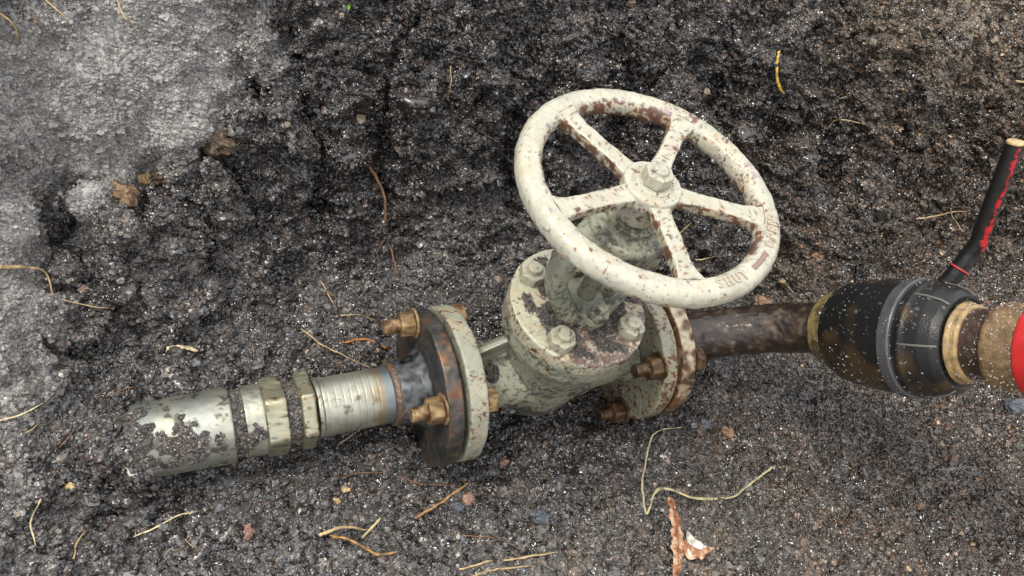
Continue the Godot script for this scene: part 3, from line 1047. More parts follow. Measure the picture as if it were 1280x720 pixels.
# ------------------------------------------------------------------ left: hose coupling with its own flange
func hose_coupling() -> void:
	var c := thing("hose_coupling", "galvanised hose coupling with hex nuts, welded to the dark flange at the valve's left", "pipe coupling", VT)
	var dark := surface("dark steel", 0.36, 0.45, 0.04, 0.2, 45.0)
	var galv := surface("galvanised steel", 0.32, 0.7, 0.02, 0.15, 60.0)
	var rim := func(p: Vector3, n: Vector3) -> Color:
		var q := blacksteel(p, n)
		if absf(n.x) < 0.6: q = q.lerp(rusty(p, n), 0.75 * clampf(-0.25 + 1.6 * big.get_noise_3dv(p * 16.0) + 0.8 * speck(p, 70.0), 0.0, 1.0))
		return q
	flange(c, -0.1432, -0.1262, rim, dark)
	part("gasket", lathe(disc(0.060, -0.1264, -0.1201, 0.0005), 96, 0.004).moved(ALONG).mesh(func(p, n): return Color(0.012, 0.012, 0.012)), plain("gasket", Color(0.012, 0.012, 0.012), 0.7), c)
	part("weld_neck", lathe([Vector2(0, -0.1722), Vector2(0.0325, -0.1722), Vector2(0.0335, -0.168), Vector2(0.0345, -0.16), Vector2(0.0365, -0.15), Vector2(0.041, -0.1438), Vector2(0.044, -0.1425), Vector2(0, -0.1425)], 160, 0.0016).moved(ALONG).mesh(func(p, n): return Color(0.085, 0.092, 0.10) * (1.0 + 0.9 * speck(p, 110.0) + 0.5 * big.get_noise_3dv(p * 40.0)) + Color(0, 0, 0, 1), cast), dark, c)
	part("weld_bead", lathe([Vector2(0, -0.1775), Vector2(0.0305, -0.1775), Vector2(0.0320, -0.176), Vector2(0.0329, -0.1742), Vector2(0.0331, -0.172), Vector2(0.0325, -0.1705), Vector2(0, -0.1705)], 200, 0.001).moved(ALONG).mesh(func(p, n): return rusty(p, n).lerp(Color(0.15, 0.12, 0.10), 0.6), func(p): return 0.0003 * sin(atan2(p.z, p.y) * 60.0 + p.x * 900.0) + 0.0004 * speck(p, 200.0)), dark, c)
	var bar := [Vector2(0, -0.248), Vector2(0.0275, -0.248), Vector2(0.029, -0.2465)]
	var x := -0.243
	while x < -0.19:
		bar.append_array([Vector2(0.029, x), Vector2(0.0286, x + 0.0004), Vector2(0.029, x + 0.0008)])
		x += 0.0048 + 0.003 * absf(sin(x * 900.0))
	bar.append_array([Vector2(0.029, -0.177), Vector2(0, -0.177)])
	var barrel := func(p: Vector3, n: Vector3) -> Color:
		var q := zinc(p, n) * 1.05
		q = q.lerp(Color(0.30, 0.22, 0.12), smoothstep(-0.205, -0.19, p.x + 0.006 * speck(p, 40.0)) * 0.8)
		q = q.lerp(Color(0.20, 0.27, 0.32), smoothstep(-0.192, -0.182, p.x) * 0.8)
		q.a = 1.0
		return q
	part("barrel", lathe(bar, 180, 0.0016).moved(ALONG).mesh(barrel), galv, c)
	part("end_ring", lathe(disc(0.0302, -0.2525, -0.2475, 0.0012), 120, 0.0015).moved(ALONG).mesh(zinc), galv, c)
	var hexa := func(half: float, x0: float, x1: float, cut: float, turn: float) -> Loft:
		var rings := []
		for q in [[0.001, x0], [0.9, x0], [0.97, x0 + 0.0008], [1.0, x0 + 0.002], [1.0, lerpf(x0, x1, 0.25)], [1.0, lerpf(x0, x1, 0.5)], [1.0, lerpf(x0, x1, 0.75)], [1.0, x1 - 0.002], [0.97, x1 - 0.0008], [0.9, x1], [0.001, x1]]:
			rings.append(hexagon(180, half * q[0], q[1], cut if q[0] > 0.95 else cut * 0.96))
		return Loft.new().span(rings).moved(ALONG * Transform3D(Basis(Vector3.UP, turn), Vector3.ZERO))
	var dirty := func(p: Vector3, n: Vector3) -> Color: return worn(p, Color(0.37, 0.36, 0.26), Color(0.10, 0.07, 0.05), 0.03)
	part("union_nut", hexa.call(0.0335, -0.2690, -0.2545, 1.145, 0.10).mesh(dirty, cast), galv, c)
	part("groove", lathe(disc(0.0275, -0.2815, -0.2685, 0.0005), 96, 0.002).moved(ALONG).mesh(func(p, n): return Color(0.05, 0.045, 0.045)), galv, c)
	part("hex_collar", hexa.call(0.0338, -0.3015, -0.2805, 1.12, 0.1).mesh(dirty, cast), galv, c)
	part("collar_sleeve", lathe(disc(0.0338, -0.3185, -0.3010, 0.001), 160, 0.0016).moved(ALONG).mesh(zinc, cast), galv, c)
	part("groove", lathe(disc(0.0292, -0.3295, -0.3180, 0.0005), 96, 0.002).moved(ALONG).mesh(func(p, n): return Color(0.05, 0.045, 0.045)), galv, c)
	var fer := func(p: Vector3, n: Vector3) -> Color:
		var q := Color(0.38, 0.38, 0.31) * (1.0 + 0.25 * big.get_noise_3dv(p * Vector3(25, 60, 60)) + 0.06 * speck(p, 200.0))
		var band := sin(p.x * 140.0 + 1.5) * 0.5 + 0.5
		q = q.lerp(Color(0.25, 0.30, 0.33), band * 0.4)
		var kk := mid.get_noise_3dv(p * 45.0) + 0.35 * speck(p, 200.0) + 1.2 * maxf(0.0, -0.375 - p.x) * 14.0 * 0.1
		q = q.lerp(Color(0.075, 0.062, 0.05), 0.85 * smoothstep(0.22, 0.5, kk))
		q.a = 1.0
		return q
	part("ferrule", lathe([Vector2(0, -0.4115), Vector2(0.0325, -0.4115), Vector2(0.0335, -0.4105), Vector2(0.0338, -0.40), Vector2(0.0356, -0.345), Vector2(0.0356, -0.3305), Vector2(0.0345, -0.329), Vector2(0, -0.329)], 240, 0.0014).moved(ALONG).mesh(fer, func(p): return 0.0003 * big.get_noise_3dv(p * 50.0) + (0.0005 if absf(atan2(p.z, p.y) - 1.75) < 0.03 else 0.0)), galv, c)
	var q := 0.0703 * 0.7071
	flange_bolt(c, -0.1432, -1, q, -q, -0.1007, 0.034, brassy, 0.35)
	flange_bolt(c, -0.1432, -1, q, q, -0.1007, 0.034, brassy, 0.05)
	flange_bolt(c, -0.1432, -1, -q, -q, -0.1007, 0.034, brassy, 0.2)


# ------------------------------------------------------------------ right: elbow, ball valve, coated pipe
const EB := Vector3(0.3075, 0.1628, -0.1204)
const EY := Vector3(0.4907, 0.7509, 0.4419)


func elbow_pipe() -> void:
	var e := thing("elbow_pipe", "oily dark brown pipe bending up from the valve's right flange to the ball valve", "pipe", VT)
	var wet := surface("oily steel", 0.22, 0.2, 0.06, 0.5, 40.0)
	var rim := func(p: Vector3, n: Vector3) -> Color:
		var q := rusty(p, n) * 0.9
		if p.y > 0.02 and absf(n.x) < 0.7: q = q.lerp(Color(0.5, 0.44, 0.33), clampf(0.4 + 1.5 * mid.get_noise_3dv(p * 50.0), 0.0, 1.0))
		q.a = 1.0
		return q
	flange(e, 0.1318, 0.151, rim, surface("old paint", 0.42, 0.0, 0.05, 0.35, 45.0))
	part("gasket", lathe(disc(0.062, 0.1256, 0.132, 0.0005), 96, 0.004).moved(ALONG).mesh(), plain("gasket", Color(0.012, 0.012, 0.012), 0.7), e)
	var inv := VT.affine_inverse()
	var a := Vector3(0.151, 0, 0)
	var b: Vector3 = inv * EB
	var d: Vector3 = (inv.basis * EY).normalized()
	var path := []
	for i in 90:
		var t := i / 89.0
		path.append(a.bezier_interpolate(a + Vector3(0.09, 0, 0), b - d * 0.09, b + d * 0.003, t))
	var oily := func(p: Vector3, n: Vector3) -> Color:
		var k := mid.get_noise_3dv(p * 40.0) + 0.5 * speck(p, 90.0)
		var c := Color(0.022, 0.014, 0.010).lerp(Color(0.065, 0.04, 0.026), clampf(0.4 + k, 0.0, 1.0))
		if k > 0.5: c = c.lerp(Color(0.2, 0.15, 0.1), 0.4)
		c.a = 1.0
		return c
	part("pipe", sweep(path, func(t): return Vector3(0.0295, 0.0295, 2.0), Vector3.UP, 110).mesh(oily, func(p): return 0.0006 * big.get_noise_3dv(p * 60.0) + 0.0005 * fine.get_noise_3dv(p * 160.0)), wet, e)
	part("weld_bead", lathe([Vector2(0, 0.1505), Vector2(0.0355, 0.1505), Vector2(0.0345, 0.154), Vector2(0.0315, 0.157), Vector2(0.029, 0.158), Vector2(0, 0.158)], 120, 0.001).moved(ALONG).mesh(oily, func(p): return 0.0006 * sin(atan2(p.z, p.y) * 40.0)), wet, e)
	var q := 0.0743 * 0.7071
	var dull := func(p: Vector3, n: Vector3) -> Color: return brassy(p, n) * Color(0.45, 0.42, 0.42)
	flange_bolt(e, 0.1067, -1, q, q, 0.151, 0.034, dull, 0.1)
	flange_bolt(e, 0.1067, -1, -q, q, 0.151, 0.034, dull, 0.4)
	flange_bolt(e, 0.1067, -1, q, -q, 0.151, 0.034, dull, 0.3)
	flange_bolt(e, 0.1067, -1, -q, -q, 0.151, 0.034, dull, 0.2)


func turned() -> Transform3D:
	var x := EY.cross(Vector3.UP).normalized()
	return Transform3D(x, EY.normalized(), x.cross(EY.normalized()), EB)


func ball_valve() -> void:
	var f := turned()
	var v := thing("ball_valve", "black plastic coated ball valve beaded with water drops, with a bent black lever", "valve", f)
	var black := surface("wet black plastic", 0.15, 0.0, 0.03, 0.0, 40.0)
	black.metallic_specular = 0.42
	var low := f.basis.inverse() * Vector3(0.1, -0.55, 0.83).normalized()
	var grimy := func(p: Vector3, n: Vector3) -> Color:
		var c := Color(0.014, 0.014, 0.015)
		var k := big.get_noise_3dv(p * 16.0)
		k += clampf((n.dot(low) - 0.1) * 0.9, -0.2, 0.5)
		if k > 0.1: c = c.lerp(Color(0.055, 0.036, 0.018), minf(1.0, (k - 0.1) * 2.0))
		if mid.get_noise_3dv(p * 90.0) > 0.56: c = c.lerp(Color(0.3, 0.29, 0.26), 0.3)
		c.a = 1.0
		return c
	var grease := func(p: Vector3, n: Vector3) -> Color:
		var c := Color(0.30, 0.23, 0.10).lerp(Color(0.10, 0.075, 0.035), clampf(0.5 + mid.get_noise_3dv(p * 60.0) * 1.3, 0.0, 1.0))
		c.a = 1.0
		return c
	part("end_cap", lathe([Vector2(0, -0.014), Vector2(0.036, -0.014), Vector2(0.041, -0.012), Vector2(0.043, -0.006), Vector2(0.046, 0.003), Vector2(0.0485, 0.0075), Vector2(0, 0.0075)], 180, 0.0016).mesh(grease, cast), black, v)
	part("body", lathe([Vector2(0, 0.007), Vector2(0.0478, 0.007), Vector2(0.0500, 0.009), Vector2(0.0545, 0.018), Vector2(0.0565, 0.024), Vector2(0.0598, 0.05), Vector2(0.0602, 0.0865), Vector2(0, 0.0865)], 220, 0.0018).mesh(grimy), black, v)
	part("clamp_band", lathe([Vector2(0, 0.0855), Vector2(0.0608, 0.0855), Vector2(0.0622, 0.0865), Vector2(0.0622, 0.0975), Vector2(0.0612, 0.0985), Vector2(0, 0.0985)], 220, 0.0016).mesh(func(p, n): return Color(0.075, 0.077, 0.082) * (1.0 + 0.3 * mid.get_noise_3dv(p * 50.0)) + Color(0, 0, 0, 1)), surface("grey band", 0.25, 0.1, 0.02, 0.3, 40.0), v)
	part("body_rear", lathe([Vector2(0, 0.098), Vector2(0.0575, 0.098), Vector2(0.0575, 0.1035), Vector2(0.0600, 0.1045), Vector2(0.0602, 0.1075), Vector2(0.0590, 0.1095), Vector2(0.0580, 0.112), Vector2(0.0555, 0.124), Vector2(0.0515, 0.134), Vector2(0.0475, 0.1385), Vector2(0.046, 0.140), Vector2(0.0435, 0.1395), Vector2(0.0425, 0.138), Vector2(0, 0.138)], 220, 0.0016).mesh(grimy), black, v)
	for s in [0.3, 1.25, 2.2, 3.1, 4.1, 5.3]:
		var x := Vector3(cos(s), 0, sin(s))
		part("moulded_rib", sweep([x * 0.0585 + Vector3(0, 0.109, 0), x * 0.057 + Vector3(0, 0.120, 0), x * 0.0525 + Vector3(0, 0.133, 0), x * 0.0475 + Vector3(0, 0.1388, 0)], func(t): return Vector3(0.0012, 0.0012, 2.5), x, 14).mesh(func(p, n): return Color(0.12, 0.115, 0.10)), black, v)
	# lever
	var g := f.affine_inverse()
	var path := curve(LEVER, 0.0015)
	var lp := []
	for q in path: lp.append(g * q)
	var face := g.basis * Vector3(0.10, 0.72, 0.68).normalized()
	var pb: Vector3 = g * (LEVER[3] as Vector3)
	var pt: Vector3 = g * (LEVER[5] as Vector3)
	var lever_paint := func(p: Vector3, n: Vector3) -> Color:
		var c := Color(0.013, 0.013, 0.014)
		var t := (p - pb).dot(pt - pb) / (pt - pb).length_squared()
		if t > -0.02 and t < 1.0:
			var side := n.dot(face)
			var edge := 0.90 + 0.07 * mid.get_noise_3dv(p * 60.0) + 0.02 * t
			if side > edge and speck(p, 110.0) > -0.62: c = Color(0.42, 0.018, 0.02)
			elif side > edge - 0.05 and speck(p, 160.0) > 0.1: c = Color(0.2, 0.012, 0.012)
		elif speck(p, 45.0) > 0.62: c = Color(0.35, 0.02, 0.02)
		c.a = 1.0
		return c
	var lv := part("lever", sweep(lp, func(t): return Vector3(1, 1, 0) * lerpf(0.0090, 0.0081, t) + Vector3(0, 0, 2.0), Vector3.UP, 56).mesh(lever_paint, func(p): return 0.0003 * big.get_noise_3dv(p * 70.0)), black, v)
	var dir := (lp[-1] - lp[-4]).normalized() as Vector3
	var sx := dir.cross(Vector3.FORWARD).normalized()
	part("lever_end", lathe([Vector2(0, -0.001), Vector2(0.0079, -0.001), Vector2(0.0081, 0.001), Vector2(0.0075, 0.0022), Vector2(0.005, 0.0028), Vector2(0, 0.003)], 60, 0.0012).moved(Transform3D(sx, dir, sx.cross(dir), lp[-1])).mesh(func(p, n): return Color(0.50, 0.34, 0.16) * (1.0 + 0.5 * speck(p, 180.0)) + Color(0, 0, 0, 1)), surface("old paint", 0.42, 0.0, 0.05, 0.35, 45.0), lv)
	var d0 := ((lp[4] - lp[0]) as Vector3).normalized()
	var bx := d0.cross(Vector3.FORWARD).normalized()
	part("lever_socket", lathe([Vector2(0, -0.03), Vector2(0.016, -0.03), Vector2(0.015, 0.0), Vector2(0.0128, 0.004), Vector2(0.0122, 0.005), Vector2(0, 0.005)], 60, 0.0015).moved(Transform3D(bx, d0, bx.cross(d0), lp[0])).mesh(grimy), black, v)
	var rd: Vector3 = (g.basis * (LEVER[2] - LEVER[0])).normalized()
	var rx := rd.cross(Vector3.FORWARD).normalized()
	part("red_ring", lathe([Vector2(0, 0.0045), Vector2(0.0098, 0.0045), Vector2(0.0102, 0.0055), Vector2(0.0097, 0.0066), Vector2(0, 0.0066)], 48, 0.002).moved(Transform3D(rx, rd, rx.cross(rd), g * LEVER[1].lerp(LEVER[2], 0.1))).mesh(), plain("red paint", Color(0.42, 0.03, 0.03), 0.4), lv)
	# water drops
	var glass := StandardMaterial3D.new()
	glass.resource_name = "water"
	glass.refraction_enabled = true
	glass.refraction_scale = 0.033
	glass.albedo_color = Color(1, 1, 1, 0.25)
	glass.roughness = 0.05
	var where := []
	var cols := PackedColorArray()
	for i in 900:
		var y := rng.randf_range(0.004, 0.136)
		var a := rng.randf() * TAU
		var r := 0.0597 if y > 0.03 else lerpf(0.0475, 0.0575, y / 0.03)
		if y > 0.0855 and y < 0.098: r = 0.0622
		elif y > 0.108: r = lerpf(0.059, 0.047, pow((y - 0.108) / 0.03, 1.6))
		var s := rng.randf_range(0.00025, 0.0006) * (2.5 if rng.randf() < 0.04 else 1.0)
		where.append(Transform3D(Basis.IDENTITY.scaled(Vector3.ONE * s), Vector3(cos(a) * r, y, sin(a) * r)))
		cols.append(Color(0.95, 0.95, 0.95))
	scatter("water_drops", "small clear water drops", blob(3, 0.1, 2).mesh(), glass, where, cols, v)

	var c := thing("coated_pipe", "brown coated pipe with a red wrap at the picture's right edge", "pipe", f)
	part("seal_ring", lathe([Vector2(0, 0.1385), Vector2(0.0385, 0.1385), Vector2(0.0405, 0.1405), Vector2(0.0395, 0.1430), Vector2(0.0385, 0.1445), Vector2(0.0378, 0.1490), Vector2(0.036, 0.151), Vector2(0, 0.151)], 160, 0.001).mesh(func(p, n): return Color(0.30, 0.20, 0.085) * (1.0 + 0.7 * mid.get_noise_3dv(p * 60.0)) + Color(0, 0, 0, 1), cast), surface("old paint", 0.42, 0.0, 0.05, 0.35, 45.0), c)
	part("bare_pipe", lathe([Vector2(0, 0.13), Vector2(0.0345, 0.13), Vector2(0.0345, 0.18), Vector2(0, 0.18)], 160, 0.002).mesh(func(p, n): return Color(0.055, 0.03, 0.022) * (1.0 + 0.7 * mid.get_noise_3dv(p * 60.0)) + Color(0, 0, 0, 1), cast), surface("oily steel", 0.22, 0.2, 0.06, 0.5, 40.0), c)
	part("brown_coating", lathe([Vector2(0, 0.1715), Vector2(0.0385, 0.1715), Vector2(0.0405, 0.1735), Vector2(0.0415, 0.1765), Vector2(0.0418, 0.26), Vector2(0.0418, 0.62), Vector2(0, 0.62)], 200, 0.0025).mesh(func(p, n): return Color(0.20, 0.125, 0.062) * (1.0 + 0.5 * mid.get_noise_3dv(p * 50.0) + 0.4 * speck(p, 170.0)) + Color(0, 0, 0, 1), func(p): return 0.0005 * fine.get_noise_3dv(p * 140.0)), surface("brown coating", 0.30, 0.0, 0.08, 0.5, 40.0), c)
	part("red_wrap", lathe([Vector2(0, 0.2015), Vector2(0.0421, 0.2015), Vector2(0.0427, 0.2025), Vector2(0.0427, 0.30), Vector2(0, 0.30)], 160, 0.0025).mesh(func(p, n): return Color(0.50, 0.02, 0.02) * (1.0 + 0.15 * mid.get_noise_3dv(p * 40.0)) + Color(0, 0, 0, 1)), surface("red wrap", 0.35, 0.0, 0.03, 0.2, 40.0), c)
	where = []
	cols = PackedColorArray()
	for i in 500:
		var y := rng.randf_range(0.142, 0.207)
		var a := rng.randf() * TAU
		var r := 0.0418 if y > 0.176 else 0.0345
		if y < 0.15: r = 0.0385
		elif y > 0.168 and y < 0.176: continue
		var s := rng.randf_range(0.0004, 0.0009)
		where.append(Transform3D(Basis.IDENTITY.scaled(Vector3.ONE * s), Vector3(cos(a) * r, y, sin(a) * r)))
		cols.append(Color(0.95, 0.95, 0.95))
	scatter("water_drops", "small clear water drops", blob(3, 0.1, 2).mesh(), glass, where, cols, c)


# ------------------------------------------------------------------ straws, leaves, stones
const TINT := {"tan": Color(0.42, 0.31, 0.16), "brown": Color(0.19, 0.10, 0.045), "cream": Color(0.62, 0.52, 0.31), "rust": Color(0.17, 0.085, 0.04), "orange": Color(0.32, 0.12, 0.03), "yellow": Color(0.42, 0.36, 0.20), "amber": Color(0.36, 0.20, 0.075), "yellowleaf": Color(0.66, 0.42, 0.06), "straw": Color(0.40, 0.28, 0.12),
	"clodbrown": Color(0.085, 0.055, 0.032), "clodtan": Color(0.20, 0.125, 0.07), "clodyellow": Color(0.34, 0.23, 0.11), "pink": Color(0.25, 0.15, 0.115), "bluegrey": Color(0.075, 0.085, 0.105), "tanstone": Color(0.23, 0.14, 0.085), "crumb": Color(0.50, 0.38, 0.2)}


func stem(called: String, label: String, category: String, w0: float, w1: float, tint: String, spots: Array) -> void:
	var pts := []
	for i in spots.size():
		var s: Vector2 = spots[i]
		var k := ground_index(s.x, s.y)
		var up := (gn[k] + gn[k + 4] + gn[k - 4] + gn[k + 4 * gxs.size()] + gn[k - 4 * gxs.size()]).normalized()
		pts.append(gv[k] + up * (maxf(w0, w1) * 0.9 + (0.0042 if called == "grass_stem" else (0.0075 if called == "leaf_blade" else (0.0062 if called == "twig" else 0.0030)))))
	for i in range(1, pts.size() - 1):   # a stem bridges the hollows under it
		pts[i].y = maxf(pts[i].y, (pts[i - 1].y + pts[i + 1].y) * 0.5 - 0.004)
	var origin: Vector3 = pts[0]
	for i in pts.size(): pts[i] -= origin
	var path := curve(pts, 0.0022)
	for i in path.size():
		path[i] += Vector3(speck(path[i] + origin, 55.0), 0.5 * speck(path[i] + origin, 48.0), speck(path[i] + origin, 51.0)) * 0.0008
		var w: Vector3 = path[i] + origin
		path[i].y = maxf(path[i].y, ground_y(w.x, w.z) + maxf(w0, w1) * 0.4 - origin.y)
	var base: Color = TINT[tint]
	var flat := 0.45 if called in ["broad_straw", "leaf_blade", "straw_piece", "bark_scrap", "grass_stem"] else 0.8
	var paint := func(p: Vector3, n: Vector3) -> Color:
		var c := base * (1.0 + 0.45 * mid.get_noise_3dv((p + origin) * 70.0) + 0.25 * speck(p + origin, 260.0))
		if mid.get_noise_3dv((p + origin) * 35.0) > 0.36: c = c.lerp(MUD, 0.5)
		c.a = 1.0
		return c
	var o := part(called, sweep(path, func(t): return Vector3(lerpf(w0, w1, t) * (0.85 + 0.3 * speck(origin + Vector3(t * 0.2, 0, 0), 60.0)) * (1.0 - 0.75 * pow(t, 10.0)), lerpf(w0, w1, t) * flat, 2.2), Vector3.UP, 14).mesh(paint), surface("dry stalk", 0.5), self, Transform3D(Basis.IDENTITY, origin))
	tag(o, label, category, "straws, stems and rootlets lying on the soil")


func stone(called: String, label: String, category: String, r: float, tint: String, spot: Vector2) -> void:
	var k := ground_index(spot.x, spot.y)
	var base: Color = TINT[tint]
	var origin := gv[k] + gn[k] * r * (0.1 if called == "clod" else 0.25)
	var s := blob(int(spot.x * 1000) + 77, 0.55, 4)
	var turn := tumble().scaled(Vector3(1.0, 0.75, 0.9) * r)
	s.moved(Transform3D(turn, Vector3.ZERO))
	var paint := func(p: Vector3, n: Vector3) -> Color:
		var c := base * (1.0 + 0.5 * mid.get_noise_3dv((p + origin) * 90.0) + 0.4 * speck(p + origin, 240.0))
		c.a = 1.0
		return c
	var rough := func(p: Vector3) -> float: return r * 0.10 * mid.get_noise_3dv((p + origin) * 0.9 / r) + 0.0007 * speck(p + origin, 300.0)
	var o := part(called, s.mesh(paint, rough), surface("damp stone", 0.42, 0.0, 0.04, 0.15, 60.0), self, Transform3D(Basis.IDENTITY, origin))
	tag(o, label, category, "clods and pebbles lying on the soil")


func litter() -> void:
	stem("broad_straw", "broad pale straw blade lying across the left bank edge", "straw", 0.00265, 0.00088, "tan", [Vector2(-0.47713, 0.17465), Vector2(-0.47052, 0.14698), Vector2(-0.44733, 0.13921), Vector2(-0.42921, 0.135), Vector2(-0.42051, 0.13341)])
	stem("twig", "long brown upright twig against the dark wall left of the handwheel", "twig", 0.00208, 0.00104, "brown", [Vector2(-0.26681, -0.15048), Vector2(-0.25083, -0.14108), Vector2(-0.23304, -0.12281), Vector2(-0.21775, -0.10545), Vector2(-0.19976, -0.08479)])
	stem("twig", "short side shoot at the foot of the upright brown twig", "twig", 0.00087, 0.00065, "brown", [Vector2(-0.23297, -0.11984), Vector2(-0.23017, -0.10626), Vector2(-0.22696, -0.09128)])
	stem("straw_piece", "short stubby cream straw piece on the soil above the hose coupling", "straw", 0.00281, 0.00246, "cream", [Vector2(-0.3689, 0.13651), Vector2(-0.356, 0.12973), Vector2(-0.34196, 0.12377)])
	stem("root", "thin forked root on the soil near the left bank", "root", 0.00075, 0.00051, "rust", [Vector2(-0.40254, 0.1111), Vector2(-0.38344, 0.0986), Vector2(-0.36519, 0.08429)])
	stem("root", "lower tine of the forked root near the left bank", "root", 0.0007, 0.00046, "rust", [Vector2(-0.38391, 0.10019), Vector2(-0.37281, 0.09479), Vector2(-0.36107, 0.0907)])
	stem("straw_stalk", "thin bent stalk rising toward the left flange, longest of the tangle there", "straw", 0.00095, 0.00079, "tan", [Vector2(-0.26808, 0.0375), Vector2(-0.23907, 0.04762), Vector2(-0.20533, 0.05096), Vector2(-0.18078, 0.04975)])
	stem("straw_stalk", "short curved stalk crossing the tangle left of the flange", "straw", 0.00094, 0.00063, "brown", [Vector2(-0.24449, 0.04821), Vector2(-0.226, 0.05607), Vector2(-0.20233, 0.06294)])
	stem("straw_stalk", "small pale stalk on the soil midway up the pit", "straw", 0.00092, 0.00063, "tan", [Vector2(-0.27696, -0.03351), Vector2(-0.26119, -0.02011), Vector2(-0.24613, -0.00803)])
	stem("straw_stalk", "thin pale stalk pointing at the upper flange bolt", "straw", 0.0009, 0.00062, "tan", [Vector2(-0.23847, 0.00084), Vector2(-0.22086, -0.00977), Vector2(-0.19795, -0.01551)])
	stem("bark_scrap", "orange bark scrap beside the upper flange bolt", "bark", 0.0012, 0.00241, "orange", [Vector2(-0.22162, 0.02994), Vector2(-0.20147, 0.02681), Vector2(-0.17758, 0.01681)])
	stem("straw_stalk", "flattened pale straw forming the upper arm of the V below the pipe", "straw", 0.00207, 0.00138, "tan", [Vector2(-0.16062, 0.23766), Vector2(-0.14282, 0.22641), Vector2(-0.12179, 0.21341)])
	stem("straw_stalk", "yellow straw tip at the open end of the V below the pipe", "straw", 0.0014, 0.00176, "yellow", [Vector2(-0.12293, 0.22351), Vector2(-0.11624, 0.21234), Vector2(-0.10941, 0.20103)])
	stem("straw_stalk", "amber straw forming the lower arm of the V below the pipe", "straw", 0.00139, 0.00191, "amber", [Vector2(-0.15217, 0.23406), Vector2(-0.12588, 0.2371), Vector2(-0.10128, 0.23583), Vector2(-0.08019, 0.22931)])
	stem("straw_stalk", "straight orange straw leaning on a grey stone below the flange", "straw", 0.00164, 0.00182, "amber", [Vector2(-0.07913, 0.1878), Vector2(-0.05939, 0.15943), Vector2(-0.03704, 0.12648)])
	stem("root", "long hair-thin root looping below the left flange", "root", 0.00073, 0.00073, "rust", [Vector2(-0.16405, 0.17532), Vector2(-0.14346, 0.16181), Vector2(-0.11556, 0.15391), Vector2(-0.08853, 0.15071), Vector2(-0.04239, 0.13369)])
	stem("straw_stalk", "pale straw at the bottom edge below the V of straws", "straw", 0.00106, 0.00106, "tan", [Vector2(-0.01741, 0.22158), Vector2(0.02444, 0.20189), Vector2(0.07175, 0.17939)])
	stem("straw_stalk", "second pale straw at the bottom edge, just under the first", "straw", 0.00106, 0.00088, "tan", [Vector2(-0.00393, 0.22509), Vector2(0.02566, 0.20806), Vector2(0.05581, 0.19567)])
	stem("straw_stalk", "thin dark straw on the soil above the bottom edge straws", "straw", 0.00073, 0.00055, "brown", [Vector2(-0.02565, 0.18914), Vector2(0.00715, 0.18407), Vector2(0.04575, 0.18105)])
	stem("grass_stem", "long kinked yellow grass stem below the right flange", "grass stem", 0.00089, 0.00288, "yellow", [Vector2(0.19674, -0.0429), Vector2(0.16288, -0.01265), Vector2(0.15575, 0.03566), Vector2(0.15562, 0.07088), Vector2(0.16296, 0.09553), Vector2(0.16626, 0.07134), Vector2(0.18053, 0.05632), Vector2(0.22365, 0.05561), Vector2(0.25931, 0.03848), Vector2(0.2886, 0.00818), Vector2(0.31546, -0.02379)])
	stem("root", "pale curved root below the hose coupling", "root", 0.00078, 0.00093, "cream", [Vector2(-0.30569, 0.30312), Vector2(-0.29444, 0.29279), Vector2(-0.28583, 0.27782), Vector2(-0.26921, 0.2608)])
	stem("straw_stalk", "tan stalk at the bottom edge in the left corner", "straw", 0.00114, 0.00086, "tan", [Vector2(-0.32849, 0.3563), Vector2(-0.33233, 0.34071), Vector2(-0.33521, 0.3302), Vector2(-0.33831, 0.31753)])
	stem("straw_stalk", "short vertical straw on the left bank low down", "straw", 0.00087, 0.00072, "cream", [Vector2(-0.38009, 0.31597), Vector2(-0.37038, 0.3296), Vector2(-0.3569, 0.34662)])
	stem("straw_stalk", "upper pale straw crossing the left edge beside the buried hose", "straw", 0.00085, 0.00057, "cream", [Vector2(-0.4202, 0.27852), Vector2(-0.41479, 0.26689), Vector2(-0.41033, 0.25217)])
	stem("straw_stalk", "lower tan straw crossing the left edge beside the buried hose", "straw", 0.00085, 0.00057, "tan", [Vector2(-0.4126, 0.29212), Vector2(-0.40574, 0.27435), Vector2(-0.40167, 0.25474)])
	stem("straw_stalk", "thin brown straw just above the buried hose end", "straw", 0.00064, 0.00048, "brown", [Vector2(-0.37695, 0.20903), Vector2(-0.36598, 0.19925), Vector2(-0.35847, 0.18551)])
	stem("leaf_blade", "narrow yellow leaf sticking out of the wall above the handwheel", "leaf", 0.0029, 0.00338, "yellowleaf", [Vector2(0.16242, -0.49671), Vector2(0.17965, -0.49988), Vector2(0.20365, -0.50708)])
	stem("twig", "long thin arched twig on the slope left of the lever", "twig", 0.0013, 0.00114, "tan", [Vector2(0.4112, -0.39901), Vector2(0.46675, -0.474), Vector2(0.50444, -0.50723), Vector2(0.56409, -0.54311), Vector2(0.60628, -0.5513)])
	stem("twig", "short twig crossing the long arched twig", "twig", 0.00111, 0.00084, "tan", [Vector2(0.53622, -0.54478), Vector2(0.56173, -0.53786), Vector2(0.58542, -0.52597)])
	stem("straw_stalk", "straight straw seen between the handwheel spokes", "straw", 0.00147, 0.00123, "tan", [Vector2(0.1297, -0.28867), Vector2(0.13942, -0.30176), Vector2(0.14602, -0.31203)])
	stem("straw_stalk", "thin curved straw low between the handwheel spokes", "straw", 0.00099, 0.00074, "cream", [Vector2(0.15578, -0.28013), Vector2(0.17658, -0.28802), Vector2(0.18859, -0.29855)])
	stem("root", "small arched root on the wall right of the handwheel", "root", 0.00105, 0.00079, "tan", [Vector2(0.30668, -0.52876), Vector2(0.31696, -0.53343), Vector2(0.35064, -0.532)])
